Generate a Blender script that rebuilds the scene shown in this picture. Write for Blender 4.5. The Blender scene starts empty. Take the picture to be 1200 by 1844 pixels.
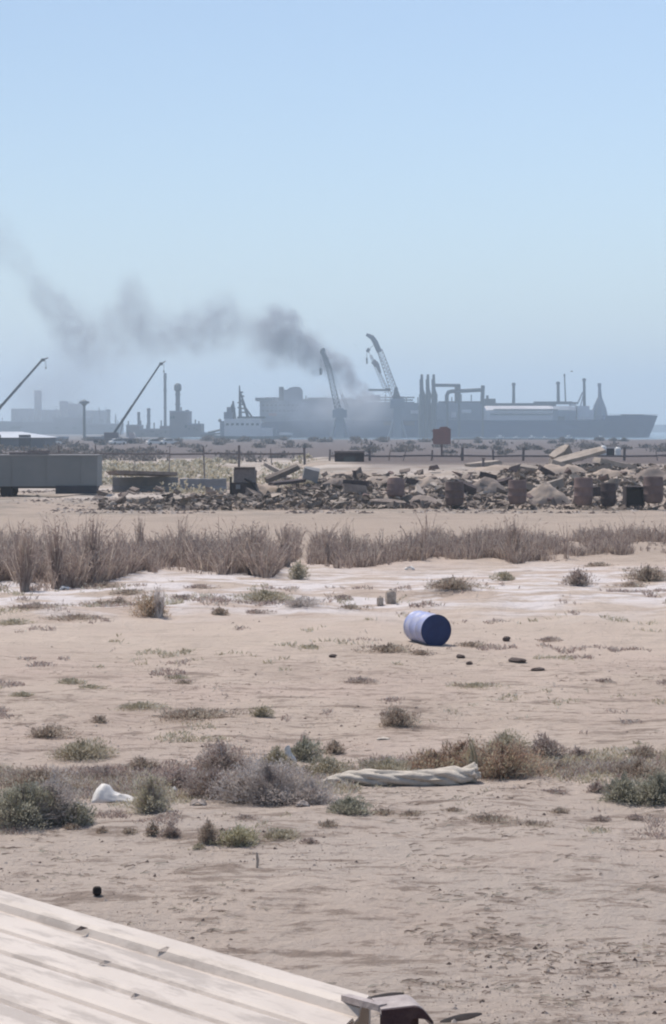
import bpy, bmesh, math, random
import numpy as np
from mathutils import Vector, Matrix
R = math.radians
random.seed(7)
scene = bpy.context.scene
C = scene.collection

# ---------------------------------------------------------------- camera, sky, sun, exposure
F = 3600.0                      # focal length in photo pixels (photo 1200 px wide)
HZ, CY, CX = 772.0, 922.0, 600.0
CAMH = 3.9
TH = math.atan((CY - HZ) / F)
cd = bpy.data.cameras.new('camera'); cam = bpy.data.objects.new('camera', cd); C.objects.link(cam)
cam.location = (0, 0, CAMH); cam.rotation_euler = (R(90) - TH, 0, 0)
cd.sensor_fit = 'HORIZONTAL'; cd.sensor_width = 36; cd.lens = 36 * F / 1200
cd.clip_start = 0.1; cd.clip_end = 20000
scene.camera = cam

SUN_EL, SUN_ROT = 62, 42        # sun behind the scene, to the left
w = bpy.data.worlds.new("World"); scene.world = w; w.use_nodes = True
nt = w.node_tree; bg = nt.nodes['Background']
sky = nt.nodes.new('ShaderNodeTexSky'); sky.sky_type = 'NISHITA'; sky.sun_disc = False
sky.sun_elevation = R(SUN_EL); sky.sun_rotation = R(SUN_ROT)
sky.air_density = 1.0; sky.dust_density = 0.8; sky.ozone_density = 1.7
nt.links.new(sky.outputs[0], bg.inputs[0]); bg.inputs[1].default_value = 0.112
sd = bpy.data.lights.new('sun', 'SUN'); sd.energy = 3.9; sd.angle = R(0.5); sd.color = (1, 0.93, 0.84)
so = bpy.data.objects.new('sun', sd); C.objects.link(so)
sdir = Vector((-math.cos(R(SUN_EL)) * math.sin(R(SUN_ROT)), math.cos(R(SUN_EL)) * math.cos(R(SUN_ROT)), math.sin(R(SUN_EL))))
so.rotation_euler = sdir.to_track_quat('Z', 'Y').to_euler()
scene.view_settings.view_transform = 'Standard'; scene.view_settings.look = 'None'
scene.view_settings.exposure = 0.28; scene.view_settings.gamma = 1.0
scene.render.engine = 'CYCLES'
cy = scene.cycles
cy.use_denoising = True; cy.volume_bounces = 1; cy.max_bounces = 6; cy.diffuse_bounces = 2
cy.pixel_filter_type = 'BLACKMAN_HARRIS'; cy.filter_width = 2.1
cy.use_adaptive_sampling = True; cy.adaptive_threshold = 0.02
cy.volume_max_steps = 256

# ---------------------------------------------------------------- noise and ground height
_tab = np.random.RandomState(5).rand(256, 256)
def vn(x, y, s=0):
    x = np.asarray(x, float) + 17.3 * s; y = np.asarray(y, float) + 5.1 * s
    xi = np.floor(x).astype(int); yi = np.floor(y).astype(int)
    fx = x - xi; fy = y - yi; fx = fx * fx * (3 - 2 * fx); fy = fy * fy * (3 - 2 * fy)
    a = _tab[xi % 256, yi % 256]; b = _tab[(xi + 1) % 256, yi % 256]
    c = _tab[xi % 256, (yi + 1) % 256]; d = _tab[(xi + 1) % 256, (yi + 1) % 256]
    return (a * (1 - fx) + b * fx) * (1 - fy) + (c * (1 - fx) + d * fx) * fy
def ss(a, b, x):
    t = np.clip((np.asarray(x, float) - a) / (b - a), 0, 1); return t * t * (3 - 2 * t)
def height(x, y):
    x = np.asarray(x, float); y = np.asarray(y, float)
    near = 1 - ss(70, 110, y)
    h = near * (.16 * (vn(x / 4, y / 6) - .5) + .07 * (vn(x / 1.1, y / 1.4, 1) - .5) + .03 * (vn(x / .35, y / .4, 2) - .5) + .012 * (vn(x / .12, y / .13, 3) - .5))
    u = x / np.maximum(y, 5)
    # low sand lip in front of the reeds
    yl = 46 + 3 * (vn(x / 2.5, 0 * y, 4) - .5) - 40 * np.abs(u) * 0
    h = h + .18 * np.exp(-((y - yl) / 1.6) ** 2) * (vn(x / 1.5, y / 4, 5) + .2)
    h = h + .16 * np.exp(-((y - 41.5 - 3 * vn(x / 3, 0 * y, 9)) / .9) ** 2) * vn(x / 1.2, y / 3, 8)
    # bank of dirt and rubble
    m = ss(-.05, .0, u)
    prof = ss(97, 112, y) * .75 + ss(112, 132, y) * .75
    h = h + prof * m * (1 - ss(170, 240, y)) + .5 * (vn(x / 5, y / 5, 6) - .4) * m * np.exp(-((y - 114) / 12) ** 2)
    h = h + .25 * ss(97, 104, y) * (1 - m) * (vn(x / 2, y / 3, 7) - .2) * (1 - ss(115, 130, y))
    h = h - 4 * ss(735, 775, y)
    return h
def gh(x, y): return float(height(x, y))

def P(px, py, Y):
    """point seen at photo pixel (px, py) at distance Y"""
    b = -(py - CY) / F; a = (px - CX) / F
    dy = math.cos(TH) + b * math.sin(TH); dz = -math.sin(TH) + b * math.cos(TH)
    return Vector((a * Y / dy, Y, CAMH + dz * Y / dy))
def on(px, py):
    z = 0.0; p = None
    for _ in range(12):
        dzr = P(px, py, 1.0).z - CAMH
        Y = (z - CAMH) / dzr; p = P(px, py, Y); z = .5 * z + .5 * gh(p.x, p.y)
    return Vector((p.x, p.y, gh(p.x, p.y)))
def atY(px, Y, dz=0):
    x = (px - CX) / F * Y; return Vector((x, Y, gh(x, Y) + dz))

# ---------------------------------------------------------------- materials
def mat(name, c1, c2=None, scale=5.0, rough=.8, bump=0.0, bscale=None, metal=0.0, spec=.3, detail=6, lo=.35, hi=.65):
    m = bpy.data.materials.new(name); m.use_nodes = True
    t = m.node_tree; b = t.nodes['Principled BSDF']; L = t.links
    b.inputs['Roughness'].default_value = rough; b.inputs['Metallic'].default_value = metal
    b.inputs['Specular IOR Level'].default_value = spec
    tc = t.nodes.new('ShaderNodeTexCoord')
    if c2 is None: c2 = tuple(v * .7 for v in c1)
    n = t.nodes.new('ShaderNodeTexNoise'); n.inputs['Scale'].default_value = scale; n.inputs['Detail'].default_value = detail
    n.inputs['Roughness'].default_value = .62
    L.new(tc.outputs['Object'], n.inputs['Vector'])
    r = t.nodes.new('ShaderNodeValToRGB'); r.color_ramp.elements[0].position = lo; r.color_ramp.elements[1].position = hi
    r.color_ramp.elements[0].color = (*c1, 1); r.color_ramp.elements[1].color = (*c2, 1)
    L.new(n.outputs['Fac'], r.inputs[0]); L.new(r.outputs[0], b.inputs['Base Color'])
    if bump:
        n2 = t.nodes.new('ShaderNodeTexNoise'); n2.inputs['Scale'].default_value = bscale or scale * 3; n2.inputs['Detail'].default_value = 5
        L.new(tc.outputs['Object'], n2.inputs['Vector'])
        bp = t.nodes.new('ShaderNodeBump'); bp.inputs['Strength'].default_value = bump; bp.inputs['Distance'].default_value = .02
        L.new(n2.outputs['Fac'], bp.inputs['Height']); L.new(bp.outputs[0], b.inputs['Normal'])
    return m

def vary(m, lo=.62, hi=1.25, island=False):
    t = m.node_tree; L = t.links; b = t.nodes['Principled BSDF']; src = b.inputs['Base Color'].links[0].from_socket
    if island: q = t.nodes.new('ShaderNodeNewGeometry').outputs['Random Per Island']
    else: q = t.nodes.new('ShaderNodeObjectInfo').outputs['Random']
    mr = t.nodes.new('ShaderNodeMapRange'); mr.inputs[3].default_value = lo; mr.inputs[4].default_value = hi; L.new(q, mr.inputs[0])
    v = t.nodes.new('ShaderNodeVectorMath'); v.operation = 'SCALE'; L.new(src, v.inputs[0]); L.new(mr.outputs[0], v.inputs['Scale']); L.new(v.outputs[0], b.inputs['Base Color']); return m
def plant_mat(name, c1, c2, c3):
    m = bpy.data.materials.new(name); m.use_nodes = True
    t = m.node_tree; b = t.nodes['Principled BSDF']; L = t.links
    b.inputs['Roughness'].default_value = .85; b.inputs['Specular IOR Level'].default_value = .15
    g = t.nodes.new('ShaderNodeNewGeometry')
    tc = t.nodes.new('ShaderNodeTexCoord')
    n = t.nodes.new('ShaderNodeTexNoise'); n.inputs['Scale'].default_value = 5; n.inputs['Detail'].default_value = 3
    L.new(tc.outputs['Object'], n.inputs['Vector'])
    mx = t.nodes.new('ShaderNodeMath'); mx.operation = 'MULTIPLY_ADD'; mx.inputs[1].default_value = .45
    L.new(g.outputs['Random Per Island'], mx.inputs[0])
    m2 = t.nodes.new('ShaderNodeMath'); m2.operation = 'MULTIPLY'; m2.inputs[1].default_value = .55
    L.new(n.outputs['Fac'], m2.inputs[0]); L.new(m2.outputs[0], mx.inputs[2])
    r = t.nodes.new('ShaderNodeValToRGB'); e = r.color_ramp.elements
    e[0].position = .25; e[0].color = (*c1, 1); e[1].position = .8; e[1].color = (*c3, 1)
    k = e.new(.5); k.color = (*c2, 1)
    for q in r.color_ramp.elements: q.color = tuple(min(.6, v * PLANT_K) for v in q.color[:3]) + (1,)
    L.new(mx.outputs[0], r.inputs[0]); L.new(r.outputs[0], b.inputs['Base Color'])
    tr = t.nodes.new('ShaderNodeBsdfTranslucent'); L.new(r.outputs[0], tr.inputs['Color'])
    ms = t.nodes.new('ShaderNodeMixShader'); ms.inputs[0].default_value = .38
    out = [q for q in t.nodes if q.type == 'OUTPUT_MATERIAL'][0]
    L.new(b.outputs[0], ms.inputs[1]); L.new(tr.outputs[0], ms.inputs[2]); L.new(ms.outputs[0], out.inputs['Surface'])
    return m
PLANT_K = 3.35

def ground_mat():
    m = bpy.data.materials.new('dry_sandy_soil'); m.use_nodes = True
    t = m.node_tree; b = t.nodes['Principled BSDF']; L = t.links; N = t.nodes.new
    b.inputs['Roughness'].default_value = .95; b.inputs['Specular IOR Level'].default_value = .1
    tc = N('ShaderNodeTexCoord'); sep = N('ShaderNodeSeparateXYZ'); L.new(tc.outputs['Object'], sep.inputs[0])
    def noise(sc, det=6, rough=.6, sx=1, sy=1):
        mp = N('ShaderNodeMapping'); mp.inputs['Scale'].default_value = (sx, sy, 1); L.new(tc.outputs['Object'], mp.inputs[0])
        n = N('ShaderNodeTexNoise'); n.inputs['Scale'].default_value = sc; n.inputs['Detail'].default_value = det; n.inputs['Roughness'].default_value = rough
        L.new(mp.outputs[0], n.inputs['Vector']); return n.outputs['Fac']
    def ramp(fac, p0, p1, c0=0., c1=1.):
        r = N('ShaderNodeMapRange'); r.interpolation_type = 'SMOOTHSTEP'
        r.inputs[1].default_value = p0; r.inputs[2].default_value = p1; r.inputs[3].default_value = c0; r.inputs[4].default_value = c1
        L.new(fac, r.inputs[0]); return r.outputs[0]
    def math2(op, a, bb):
        n = N('ShaderNodeMath'); n.operation = op
        for i, v in enumerate((a, bb)):
            if isinstance(v, (int, float)): n.inputs[i].default_value = v
            else: L.new(v, n.inputs[i])
        return n.outputs[0]
    def mix(f, a, bb):
        n = N('ShaderNodeMix'); n.data_type = 'RGBA'
        L.new(f, n.inputs['Factor'])
        for k, v in (('A', a), ('B', bb)):
            s = [i for i in n.inputs if i.name == k and i.type == 'RGBA'][0]
            if isinstance(v, tuple): s.default_value = (*v, 1)
            else: L.new(v, s)
        return [o for o in n.outputs if o.type == 'RGBA'][0]
    Yp = math2('ADD', sep.outputs['Y'], math2('MULTIPLY', math2('SUBTRACT', noise(.25, 3), .5), 10))
    base = mix(ramp(noise(.5, 8), .35, .65), SAND1, SAND2)
    base = mix(ramp(noise(.16, 5), .42, .62, 0, .55), base, SAND3)                     # pinker areas
    # grey-brown gravelly near field
    base = mix(math2('MULTIPLY', ramp(Yp, 27, 19), ramp(noise(.35, 6), .35, .6, .35, 1)), base, GRAVEL)
    # pale salt crust before the reeds
    salt = math2('MULTIPLY', ramp(Yp, 39, 44), ramp(Yp, 60, 52))
    base = mix(math2('MULTIPLY', salt, ramp(noise(1.1, 7, .6, .5, 1.0), .44, .54)), base, SALT)
    # dark brown litter and thin dead mats, partly painted shading of sand bumps, stretched sideways
    spots = ramp(noise(1.4, 10, .76, .45, 1.2), .53, .60)
    base = mix(math2('MULTIPLY', spots, ramp(Yp, 34, 28, .35, .75)), base, LITTER_SHADE)
    spots2 = ramp(noise(5.5, 8, .8, .42, 1.0), .525, .61)
    base = mix(math2('MULTIPLY', spots2, ramp(Yp, 48, 22, .3, .75)), base, LITTER_SHADE)
    vor = N('ShaderNodeTexVoronoi'); vor.inputs['Scale'].default_value = 22; L.new(tc.outputs['Object'], vor.inputs['Vector'])
    peb = math2('MULTIPLY', ramp(vor.outputs['Distance'], .30, .12), ramp(noise(2.2, 4), .5, .62))
    base = mix(math2('MULTIPLY', peb, ramp(Yp, 40, 15, 0, .5)), base, PALE)
    base = mix(math2('MULTIPLY', ramp(Yp, 33, 37), ramp(Yp, 44, 40, 0, .45)), base, (.56, .465, .39))
    # tan soil behind the reeds, then dark scrubby port land
    base = mix(ramp(Yp, 58, 64, 0, .8), base, TAN)
    base = mix(math2('MULTIPLY', ramp(Yp, 80, 100), ramp(noise(.25, 7, .7), .42, .6, 0, .8)), base, (.23, .20, .17))
    base = mix(math2('MULTIPLY', ramp(Yp, 100, 112), ramp(noise(.12, 6, .7), .45, .6, 0, .7)), base, PALE)
    xs = ramp(sep.outputs['X'], -7, 3, 0, 128)
    base = mix(ramp(math2('ADD', math2('ADD', sep.outputs['Y'], math2('MULTIPLY', noise(.1, 5), 20)), xs), 255, 285, 0, .93), base, (.115, .095, .095))
    L.new(base, b.inputs['Base Color'])
    hsum = math2('ADD', math2('MULTIPLY', noise(9, 8, .74), .085), math2('ADD', math2('MULTIPLY', noise(2.2, 6, .66), .15), math2('MULTIPLY', peb, .02)))
    bp = N('ShaderNodeBump'); bp.inputs['Strength'].default_value = .85; bp.inputs['Distance'].default_value = 1.0
    L.new(hsum, bp.inputs['Height']); L.new(bp.outputs[0], b.inputs['Normal'])
    return m
SAND1 = (.52, .425, .357); SAND2 = (.44, .355, .297); SAND3 = (.50, .39, .335)
GRAVEL = (.47, .395, .343); SALT = (.66, .60, .585); LITTER_SHADE = (.21, .16, .13); PALE = (.52, .46, .42); TAN = (.36, .29, .24)

M = dict(
    drum_body=mat('faded_blue_plastic', (.28, .32, .56), (.40, .39, .48), 6, .45, .05, 40, spec=.5),
    drum_lid=mat('navy_plastic', (.004, .018, .085), (.008, .028, .12), 4, .55, .04, 40, spec=.4),
    cream=None,
    dark_steel=mat('maroon_painted_steel', (.045, .022, .028), (.085, .05, .05), 30, .6, .3, 120, metal=.2),
    grey_steel=mat('weathered_grey_steel', (.30, .25, .24), (.42, .36, .34), 25, .55, .3, 120),
    cloth=mat('dirty_cream_canvas', (.56, .50, .43), (.42, .365, .31), 6, .95, .5, 30),
    plastic=mat('white_plastic_film', (.72, .68, .64), (.60, .56, .52), 6, .5, .3, 20),
    stone_dark=mat('dark_stone', (.07, .05, .045), (.12, .09, .08), 14, .9, .4, 50),
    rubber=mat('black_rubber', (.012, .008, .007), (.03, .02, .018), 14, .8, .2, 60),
    stone=mat('sandy_stone', (.30, .25, .22), (.44, .38, .34), 8, .95, .5, 30),
    wood=mat('bleached_wood', (.48, .40, .33), (.30, .24, .2), 12, .9, .4, 40),
    concrete=mat('broken_concrete', (.38, .32, .275), (.24, .20, .17), 1.3, .95, .6, 6),
    concrete_grey=mat('grey_concrete', (.19, .19, .20), (.27, .26, .26), 1.1, .9, .3, 5),
    bits=vary(mat('crushed_concrete', (.40, .33, .275), (.26, .21, .175), 1.3, .95, .3, 6), .5, 1.3, True),
    soil=mat('bank_soil', (.40, .32, .265), (.29, .235, .195), .5, .98, .9, 3),
    soil_dark=mat('dark_bank_soil', (.20, .16, .14), (.27, .22, .19), .5, .98, .9, 3),
    rubble_dark=mat('dark_rubble', (.11, .085, .075), (.21, .17, .145), 1.5, .95, .5, 7),
    rust=mat('rusted_steel', (.125, .085, .08), (.18, .125, .115), 2.2, .85, .3, 12),
    rust_dark=mat('dark_rusted_steel', (.035, .024, .026), (.075, .052, .05), 2.2, .85, .3, 12),
    trailer=mat('grey_painted_panel', (.17, .18, .185), (.205, .21, .21), .5, .7, .1, 6),
    trailer_dark=mat('charcoal_steel', (.03, .03, .04), (.05, .045, .055), 1.5, .7, .1, 6),
    fence=mat('weathered_fence_timber', (.15, .125, .125), (.21, .18, .175), 6, .9, .3, 20),
    orange=mat('haze_dulled_orange', (.32, .16, .14), (.27, .16, .145), 1.4, .7, .1, 6),  # orange dulled so that haze is painted into the colour
    white=mat('white_paint', (.78, .77, .75), (.66, .64, .62), 1.0, .5),
    white_dirty=mat('grubby_white_paint', (.62, .56, .54), (.50, .44, .43), .2, .6),
    glass=mat('dark_window_glass', (.03, .04, .05), (.05, .06, .07), 2, .12, spec=.6),
    hull=mat('dark_blue_hull', (.006, .032, .11), (.010, .040, .13), .05, .6),
    hull_boot=mat('hull_boot_topping', (.05, .03, .035), (.07, .045, .05), .05, .7),
    ship_grey=mat('ship_grey_paint', (.17, .19, .23), (.23, .25, .29), .08, .6),
    ship_dark=mat('ship_dark_fittings', (.03, .038, .05), (.05, .06, .07), .2, .6),
    ship_white=mat('ship_white_paint', (.70, .66, .66), (.60, .55, .56), .1, .6),
    deck=mat('ship_deck_red', (.16, .07, .06), (.12, .06, .055), .1, .8),
    crane=mat('crane_dark_paint', (.045, .055, .07), (.07, .08, .095), .4, .6),
    crane_lattice=mat('crane_lattice_paint', (.16, .13, .14), (.2, .17, .17), .4, .6),
    refinery=mat('refinery_steelwork', (.10, .11, .13), (.16, .16, .18), .06, .8),
    refinery2=mat('refinery_cladding', (.15, .135, .15), (.20, .18, .19), .08, .8),
    roof_pale=mat('pale_sheet_roof', (.50, .52, .56), (.42, .44, .48), .1, .6),
    shed=mat('shed_wall', (.09, .095, .115), (.13, .13, .15), .1, .8),
    bird=mat('grey_feathers', (.12, .12, .13), (.2, .2, .21), 6, .8),
)
vary(M['concrete']); vary(M['rubble_dark'], .6, 1.6); vary(M['rust'], .7, 1.3)
P_MAT = dict(
    brown=plant_mat('dry_brown_twigs', (.062, .046, .037), (.13, .102, .083), (.21, .17, .142)),
    purple=plant_mat('dry_mauve_twigs', (.066, .049, .044), (.128, .099, .088), (.21, .17, .15)),
    grey=plant_mat('grey_dead_twigs', (.10, .085, .08), (.18, .155, .14), (.30, .265, .24)),
    olive=plant_mat('olive_brown_twigs', (.07, .06, .04), (.145, .125, .09), (.23, .205, .16)),
    khaki=plant_mat('khaki_leaves', (.10, .08, .055), (.20, .165, .115), (.29, .25, .19)),
    green=plant_mat('dusty_green_leaves', (.058, .055, .042), (.11, .104, .080), (.19, .175, .145)),
    yellow=plant_mat('yellow_green_leaves', (.08, .073, .046), (.155, .14, .092), (.24, .215, .155)),
    rust=plant_mat('rusty_seed_heads', (.08, .052, .042), (.15, .105, .078), (.24, .18, .13)),
    ochre=plant_mat('ochre_straw', (.085, .058, .042), (.17, .122, .085), (.27, .21, .15)),
    far=plant_mat('dark_far_scrub', (.025, .022, .022), (.045, .040, .038), (.07, .06, .055)),
    reed=plant_mat('dry_reed', (.060, .045, .040), (.112, .087, .076), (.19, .153, .128)),
)

# ---------------------------------------------------------------- mesh builder
class MB:
    def __init__(s): s.v = []; s.f = []
    def add(s, vs, fs):
        o = len(s.v); s.v += [tuple(p) for p in vs]; s.f += [tuple(i + o for i in f) for f in fs]; return s
    def box(s, c, d, rz=0, m=None):
        hx, hy, hz = d[0] / 2, d[1] / 2, d[2] / 2
        vs = [Vector((x, y, z)) for z in (-hz, hz) for y in (-hy, hy) for x in (-hx, hx)]
        rm = m or Matrix.Rotation(rz, 3, 'Z')
        vs = [rm @ p + Vector(c) for p in vs]
        return s.add(vs, [(0, 2, 3, 1), (4, 5, 7, 6), (0, 1, 5, 4), (2, 6, 7, 3), (0, 4, 6, 2), (1, 3, 7, 5)])
    def cyl(s, a, b, r0, r1=None, n=10, cap=True):
        a = Vector(a); b = Vector(b); r1 = r0 if r1 is None else r1
        d = (b - a).normalized(); u = d.orthogonal().normalized(); w_ = d.cross(u)
        vs = []
        for p, r in ((a, r0), (b, r1)):
            for k in range(n):
                t = 2 * math.pi * k / n + .01; vs.append(p + u * (r * math.cos(t)) + w_ * (r * math.sin(t)))
        fs = [(k, (k + 1) % n, n + (k + 1) % n, n + k) for k in range(n)]
        if cap: fs += [tuple(range(n - 1, -1, -1)), tuple(range(n, 2 * n))]
        return s.add(vs, fs)
    def tube(s, pts, r, n=6):
        pts = [Vector(p) for p in pts]; rs = r if isinstance(r, (list, tuple)) else [r] * len(pts)
        vs = []; u = None
        for i, p in enumerate(pts):
            d = (pts[min(i + 1, len(pts) - 1)] - pts[max(i - 1, 0)]).normalized()
            u = d.orthogonal().normalized() if u is None else (u - d * u.dot(d)).normalized()
            w_ = d.cross(u)
            for k in range(n):
                t = 2 * math.pi * k / n; vs.append(p + (u * math.cos(t) + w_ * math.sin(t)) * rs[i])
        fs = []
        for i in range(len(pts) - 1):
            for k in range(n): fs.append((i * n + k, i * n + (k + 1) % n, (i + 1) * n + (k + 1) % n, (i + 1) * n + k))
        fs += [tuple(range(n - 1, -1, -1)), tuple(range((len(pts) - 1) * n, len(pts) * n))]
        return s.add(vs, fs)
    def lathe(s, prof, o=(0, 0, 0), n=20, axis=None):
        """prof: (r, z) list, around Z (or the matrix given)"""
        vs = []; mt = axis or Matrix.Identity(3); o = Vector(o)
        for r, z in prof:
            for k in range(n):
                t = 2 * math.pi * k / n; vs.append(mt @ Vector((r * math.cos(t), r * math.sin(t), z)) + o)
        fs = []
        for i in range(len(prof) - 1):
            for k in range(n): fs.append((i * n + k, i * n + (k + 1) % n, (i + 1) * n + (k + 1) % n, (i + 1) * n + k))
        fs += [tuple(range(n - 1, -1, -1)), tuple(range((len(prof) - 1) * n, len(prof) * n))]
        return s.add(vs, fs)
    def prism(s, poly, y0, y1):
        """poly of (x, z); extruded from y0 to y1"""
        n = len(poly)
        vs = [(x, y0, z) for x, z in poly] + [(x, y1, z) for x, z in poly]
        fs = [tuple(range(n)), tuple(range(2 * n - 1, n - 1, -1))] + [(k, n + k, n + (k + 1) % n, (k + 1) % n) for k in range(n)]
        return s.add(vs, fs)
    def build(s, name, m, parent=None, loc=(0, 0, 0), smooth=False):
        me = bpy.data.meshes.new(name); me.from_pydata(s.v, [], s.f); me.validate(); me.materials.append(m)
        bm = bmesh.new(); bm.from_mesh(me)
        if len(bm.faces) < 20000: bmesh.ops.recalc_face_normals(bm, faces=bm.faces)
        bm.to_mesh(me); bm.free()
        if smooth:
            me.polygons.foreach_set('use_smooth', [True] * len(me.polygons))
            try: me.set_sharp_from_angle(angle=R(38))
            except Exception: pass
        o = bpy.data.objects.new(name, me); C.objects.link(o); o.location = loc
        if parent: o.parent = parent
        return o
def tag(o, label=None, cat=None, group=None, kind=None):
    if label: o['label'] = label
    if cat: o['category'] = cat
    if group: o['group'] = group
    if kind: o['kind'] = kind
    return o
def empty(name, loc=(0, 0, 0), rz=0):
    o = bpy.data.objects.new(name, None); C.objects.link(o); o.location = loc; o.rotation_euler = (0, 0, rz); o.empty_display_size = .2
    return o
def copy_tree(o, parent=None):
    c = o.copy(); C.objects.link(c)
    if parent: c.parent = parent
    for ch in [q for q in o.children]: copy_tree(ch, c)
    return c

# ---------------------------------------------------------------- ground, sea, far land
def build_ground():
    rows = [-30, -15, -5, 0, 4, 7]; y = 9.0
    while y < 780: rows.append(y); y += y * (.0042 if y < 30 else .0055 if y < 135 else .03)
    rows.append(790)
    us = [-4, -2.2, -1.2, -.7, -.4, -.27]
    us += list(np.linspace(-.2, .2, 360)); us += [.27, .4, .7, 1.2, 2.2, 4]
    rows = np.array(rows); us = np.array(us)
    U, Yg = np.meshgrid(us, rows); X = U * np.maximum(Yg, 12)
    Z = height(X, Yg)
    nr, nc = X.shape
    co = np.stack([X, Yg, Z], -1).reshape(-1, 3)
    idx = np.arange(nr * nc).reshape(nr, nc)
    f = np.stack([idx[:-1, :-1], idx[:-1, 1:], idx[1:, 1:], idx[1:, :-1]], -1).reshape(-1, 4)
    me = bpy.data.meshes.new('sandy_ground'); me.vertices.add(len(co)); me.vertices.foreach_set('co', co.ravel())
    me.loops.add(f.size); me.loops.foreach_set('vertex_index', f.ravel())
    me.polygons.add(len(f)); me.polygons.foreach_set('loop_start', np.arange(0, f.size, 4)); me.polygons.foreach_set('loop_total', np.full(len(f), 4))
    me.update(); me.polygons.foreach_set('use_smooth', [True] * len(f)); me.materials.append(ground_mat())
    o = bpy.data.objects.new('ground', me); C.objects.link(o); tag(o, kind='structure')
build_ground()
sea_m = mat('sea_water', (.05, .08, .10), (.07, .10, .12), .02, .25, .35, .3, spec=.5)
sea = MB().add([(-2900, 700, -1.2), (2900, 700, -1.2), (2900, 6100, -1.2), (-2900, 6100, -1.2)], [(0, 1, 2, 3)]).build('sea', sea_m); tag(sea, kind='structure')
ap = MB().box((-1000, 1600, -1.4), (1830, 1640, 1.6)).build('port_ground', mat('port_land', (.10, .085, .08), (.15, .125, .12), .02, .9)); tag(ap, kind='structure')
def far_shore():
    b = MB(); n = 40; pts = []
    for i in range(n):
        x = 300 + i * 50; pts.append((x, 3 + 14 * float(vn(i / 5, 0, 12)) * min(1, i / 6)))
    b.prism([(300, -1.5)] + pts + [(300 + (n - 1) * 50, -1.5)], 3000, 3150)
    tag(b.build('far_shore', mat('far_land', (.10, .09, .08), (.14, .12, .11), .01, .9)), kind='structure')
far_shore()

# ---------------------------------------------------------------- foreground: ribbed metal roof and steel bracket
def cream_mat():
    m = mat('cream_ribbed_metal', (.56, .49, .435), (.48, .415, .365), 2.2, .55, .08, 60, detail=8, lo=.40, hi=.72)
    t = m.node_tree; L = t.links; b = t.nodes['Principled BSDF']
    tc = [n for n in t.nodes if n.type == 'TEX_COORD'][0]
    src = b.inputs['Base Color'].links[0].from_socket
    mp = t.nodes.new('ShaderNodeMapping'); mp.inputs['Scale'].default_value = (1.2, 5.0, 1); L.new(tc.outputs['Object'], mp.inputs[0])
    n = t.nodes.new('ShaderNodeTexNoise'); n.inputs['Scale'].default_value = 2.4; n.inputs['Detail'].default_value = 9; n.inputs['Roughness'].default_value = .68
    L.new(mp.outputs[0], n.inputs['Vector'])
    r = t.nodes.new('ShaderNodeMapRange'); r.inputs[1].default_value = .49; r.inputs[2].default_value = .58; r.inputs[4].default_value = .6
    L.new(n.outputs['Fac'], r.inputs[0])
    mx = t.nodes.new('ShaderNodeMix'); mx.data_type = 'RGBA'; L.new(r.outputs[0], mx.inputs['Factor'])
    ia = [i for i in mx.inputs if i.type == 'RGBA']; L.new(src, ia[0]); ia[1].default_value = (.30, .255, .225, 1)
    L.new([o for o in mx.outputs if o.type == 'RGBA'][0], b.inputs['Base Color'])
    return m
M['cream'] = cream_mat()
def build_roof():
    c = P(668, 1800, 4.57); zt = 2.568
    # local frame: x along the ribs (towards far-left), y across towards the camera
    ang = math.atan2(1.0, -.97)
    root = empty('metal_roof', (c.x, c.y, 0), ang)
    tag(root, 'cream ribbed metal roof with dirt stains, close by below the viewer', 'roof')
    L_, W_ = 8.0, 2.3
    prof = [(0, -.10), (0, .020), (.010, .026), (.064, .026), (.080, .018), (.092, 0.0), (.118, 0.0)]
    y = .118; first = True
    while y < W_ - .15:
        stepw = .125
        prof += [(y + .008, .010), (y + .020, .0125), (y + stepw - .030, .0125), (y + stepw - .018, .009), (y + stepw - .010, 0), (y + stepw, 0)]
        y += stepw
    prof += [(W_, 0), (W_, -.10)]
    b = MB(); vs = []
    # the near end is cut on the skew
    N = 24
    for i in range(N + 1):
        for (yy, zz) in prof:
            x0 = -yy * .55; xx = x0 + (L_ - x0) * (i / N) ** 1.6
            vs.append((xx, yy, zt + zz + .004 * (float(vn(xx * 1.3, yy * 2, 3)) - .5)))
    k = len(prof); fs = [(i * k + j, i * k + j + 1, (i + 1) * k + j + 1, (i + 1) * k + j) for i in range(N) for j in range(k - 1)]
    b.add(vs, fs); o = b.build('roof_sheet', M['cream'], root)
    so_ = o.modifiers.new('thick', 'SOLIDIFY'); so_.thickness = .006; so_.offset = -1
    # supporting walls, set in below the overhang
    b = MB(); b.box((L_ / 2 + .3, W_ / 2, 1.24), (L_ - 1.2, W_ - .3, 2.48)); b.build('wall', M['cream'], root)
build_roof()
for px, py, l, lab in ((146, 1684, .03, 'dark dry leaf on the cream roof near its upper rim'), (188, 1747, .03, 'small grey leaf on the middle of the cream roof'), (243, 1808, .02, 'small grey leaf on the lower part of the cream roof'), (300, 1722, .05, 'long pale grey leaf on the stained part of the cream roof')):
    Yl = (CAMH - 2.583) * F / (py - HZ); b = MB(); l *= .55; b.add([(-l, 0, 0), (0, -l * .5, .002), (l * 1.1, .004, .006), (0, l * .55, .008), (0, 0, .012)], [(0, 1, 4), (1, 2, 4), (2, 3, 4), (3, 0, 4), (0, 3, 2, 1)])
    p = P(px, py, Yl); o = b.build('dry_leaf', M['stone_dark' if px == 146 else 'stone'], None, (p.x, p.y, 2.583), smooth=False); tag(o, lab, 'leaf')
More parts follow.
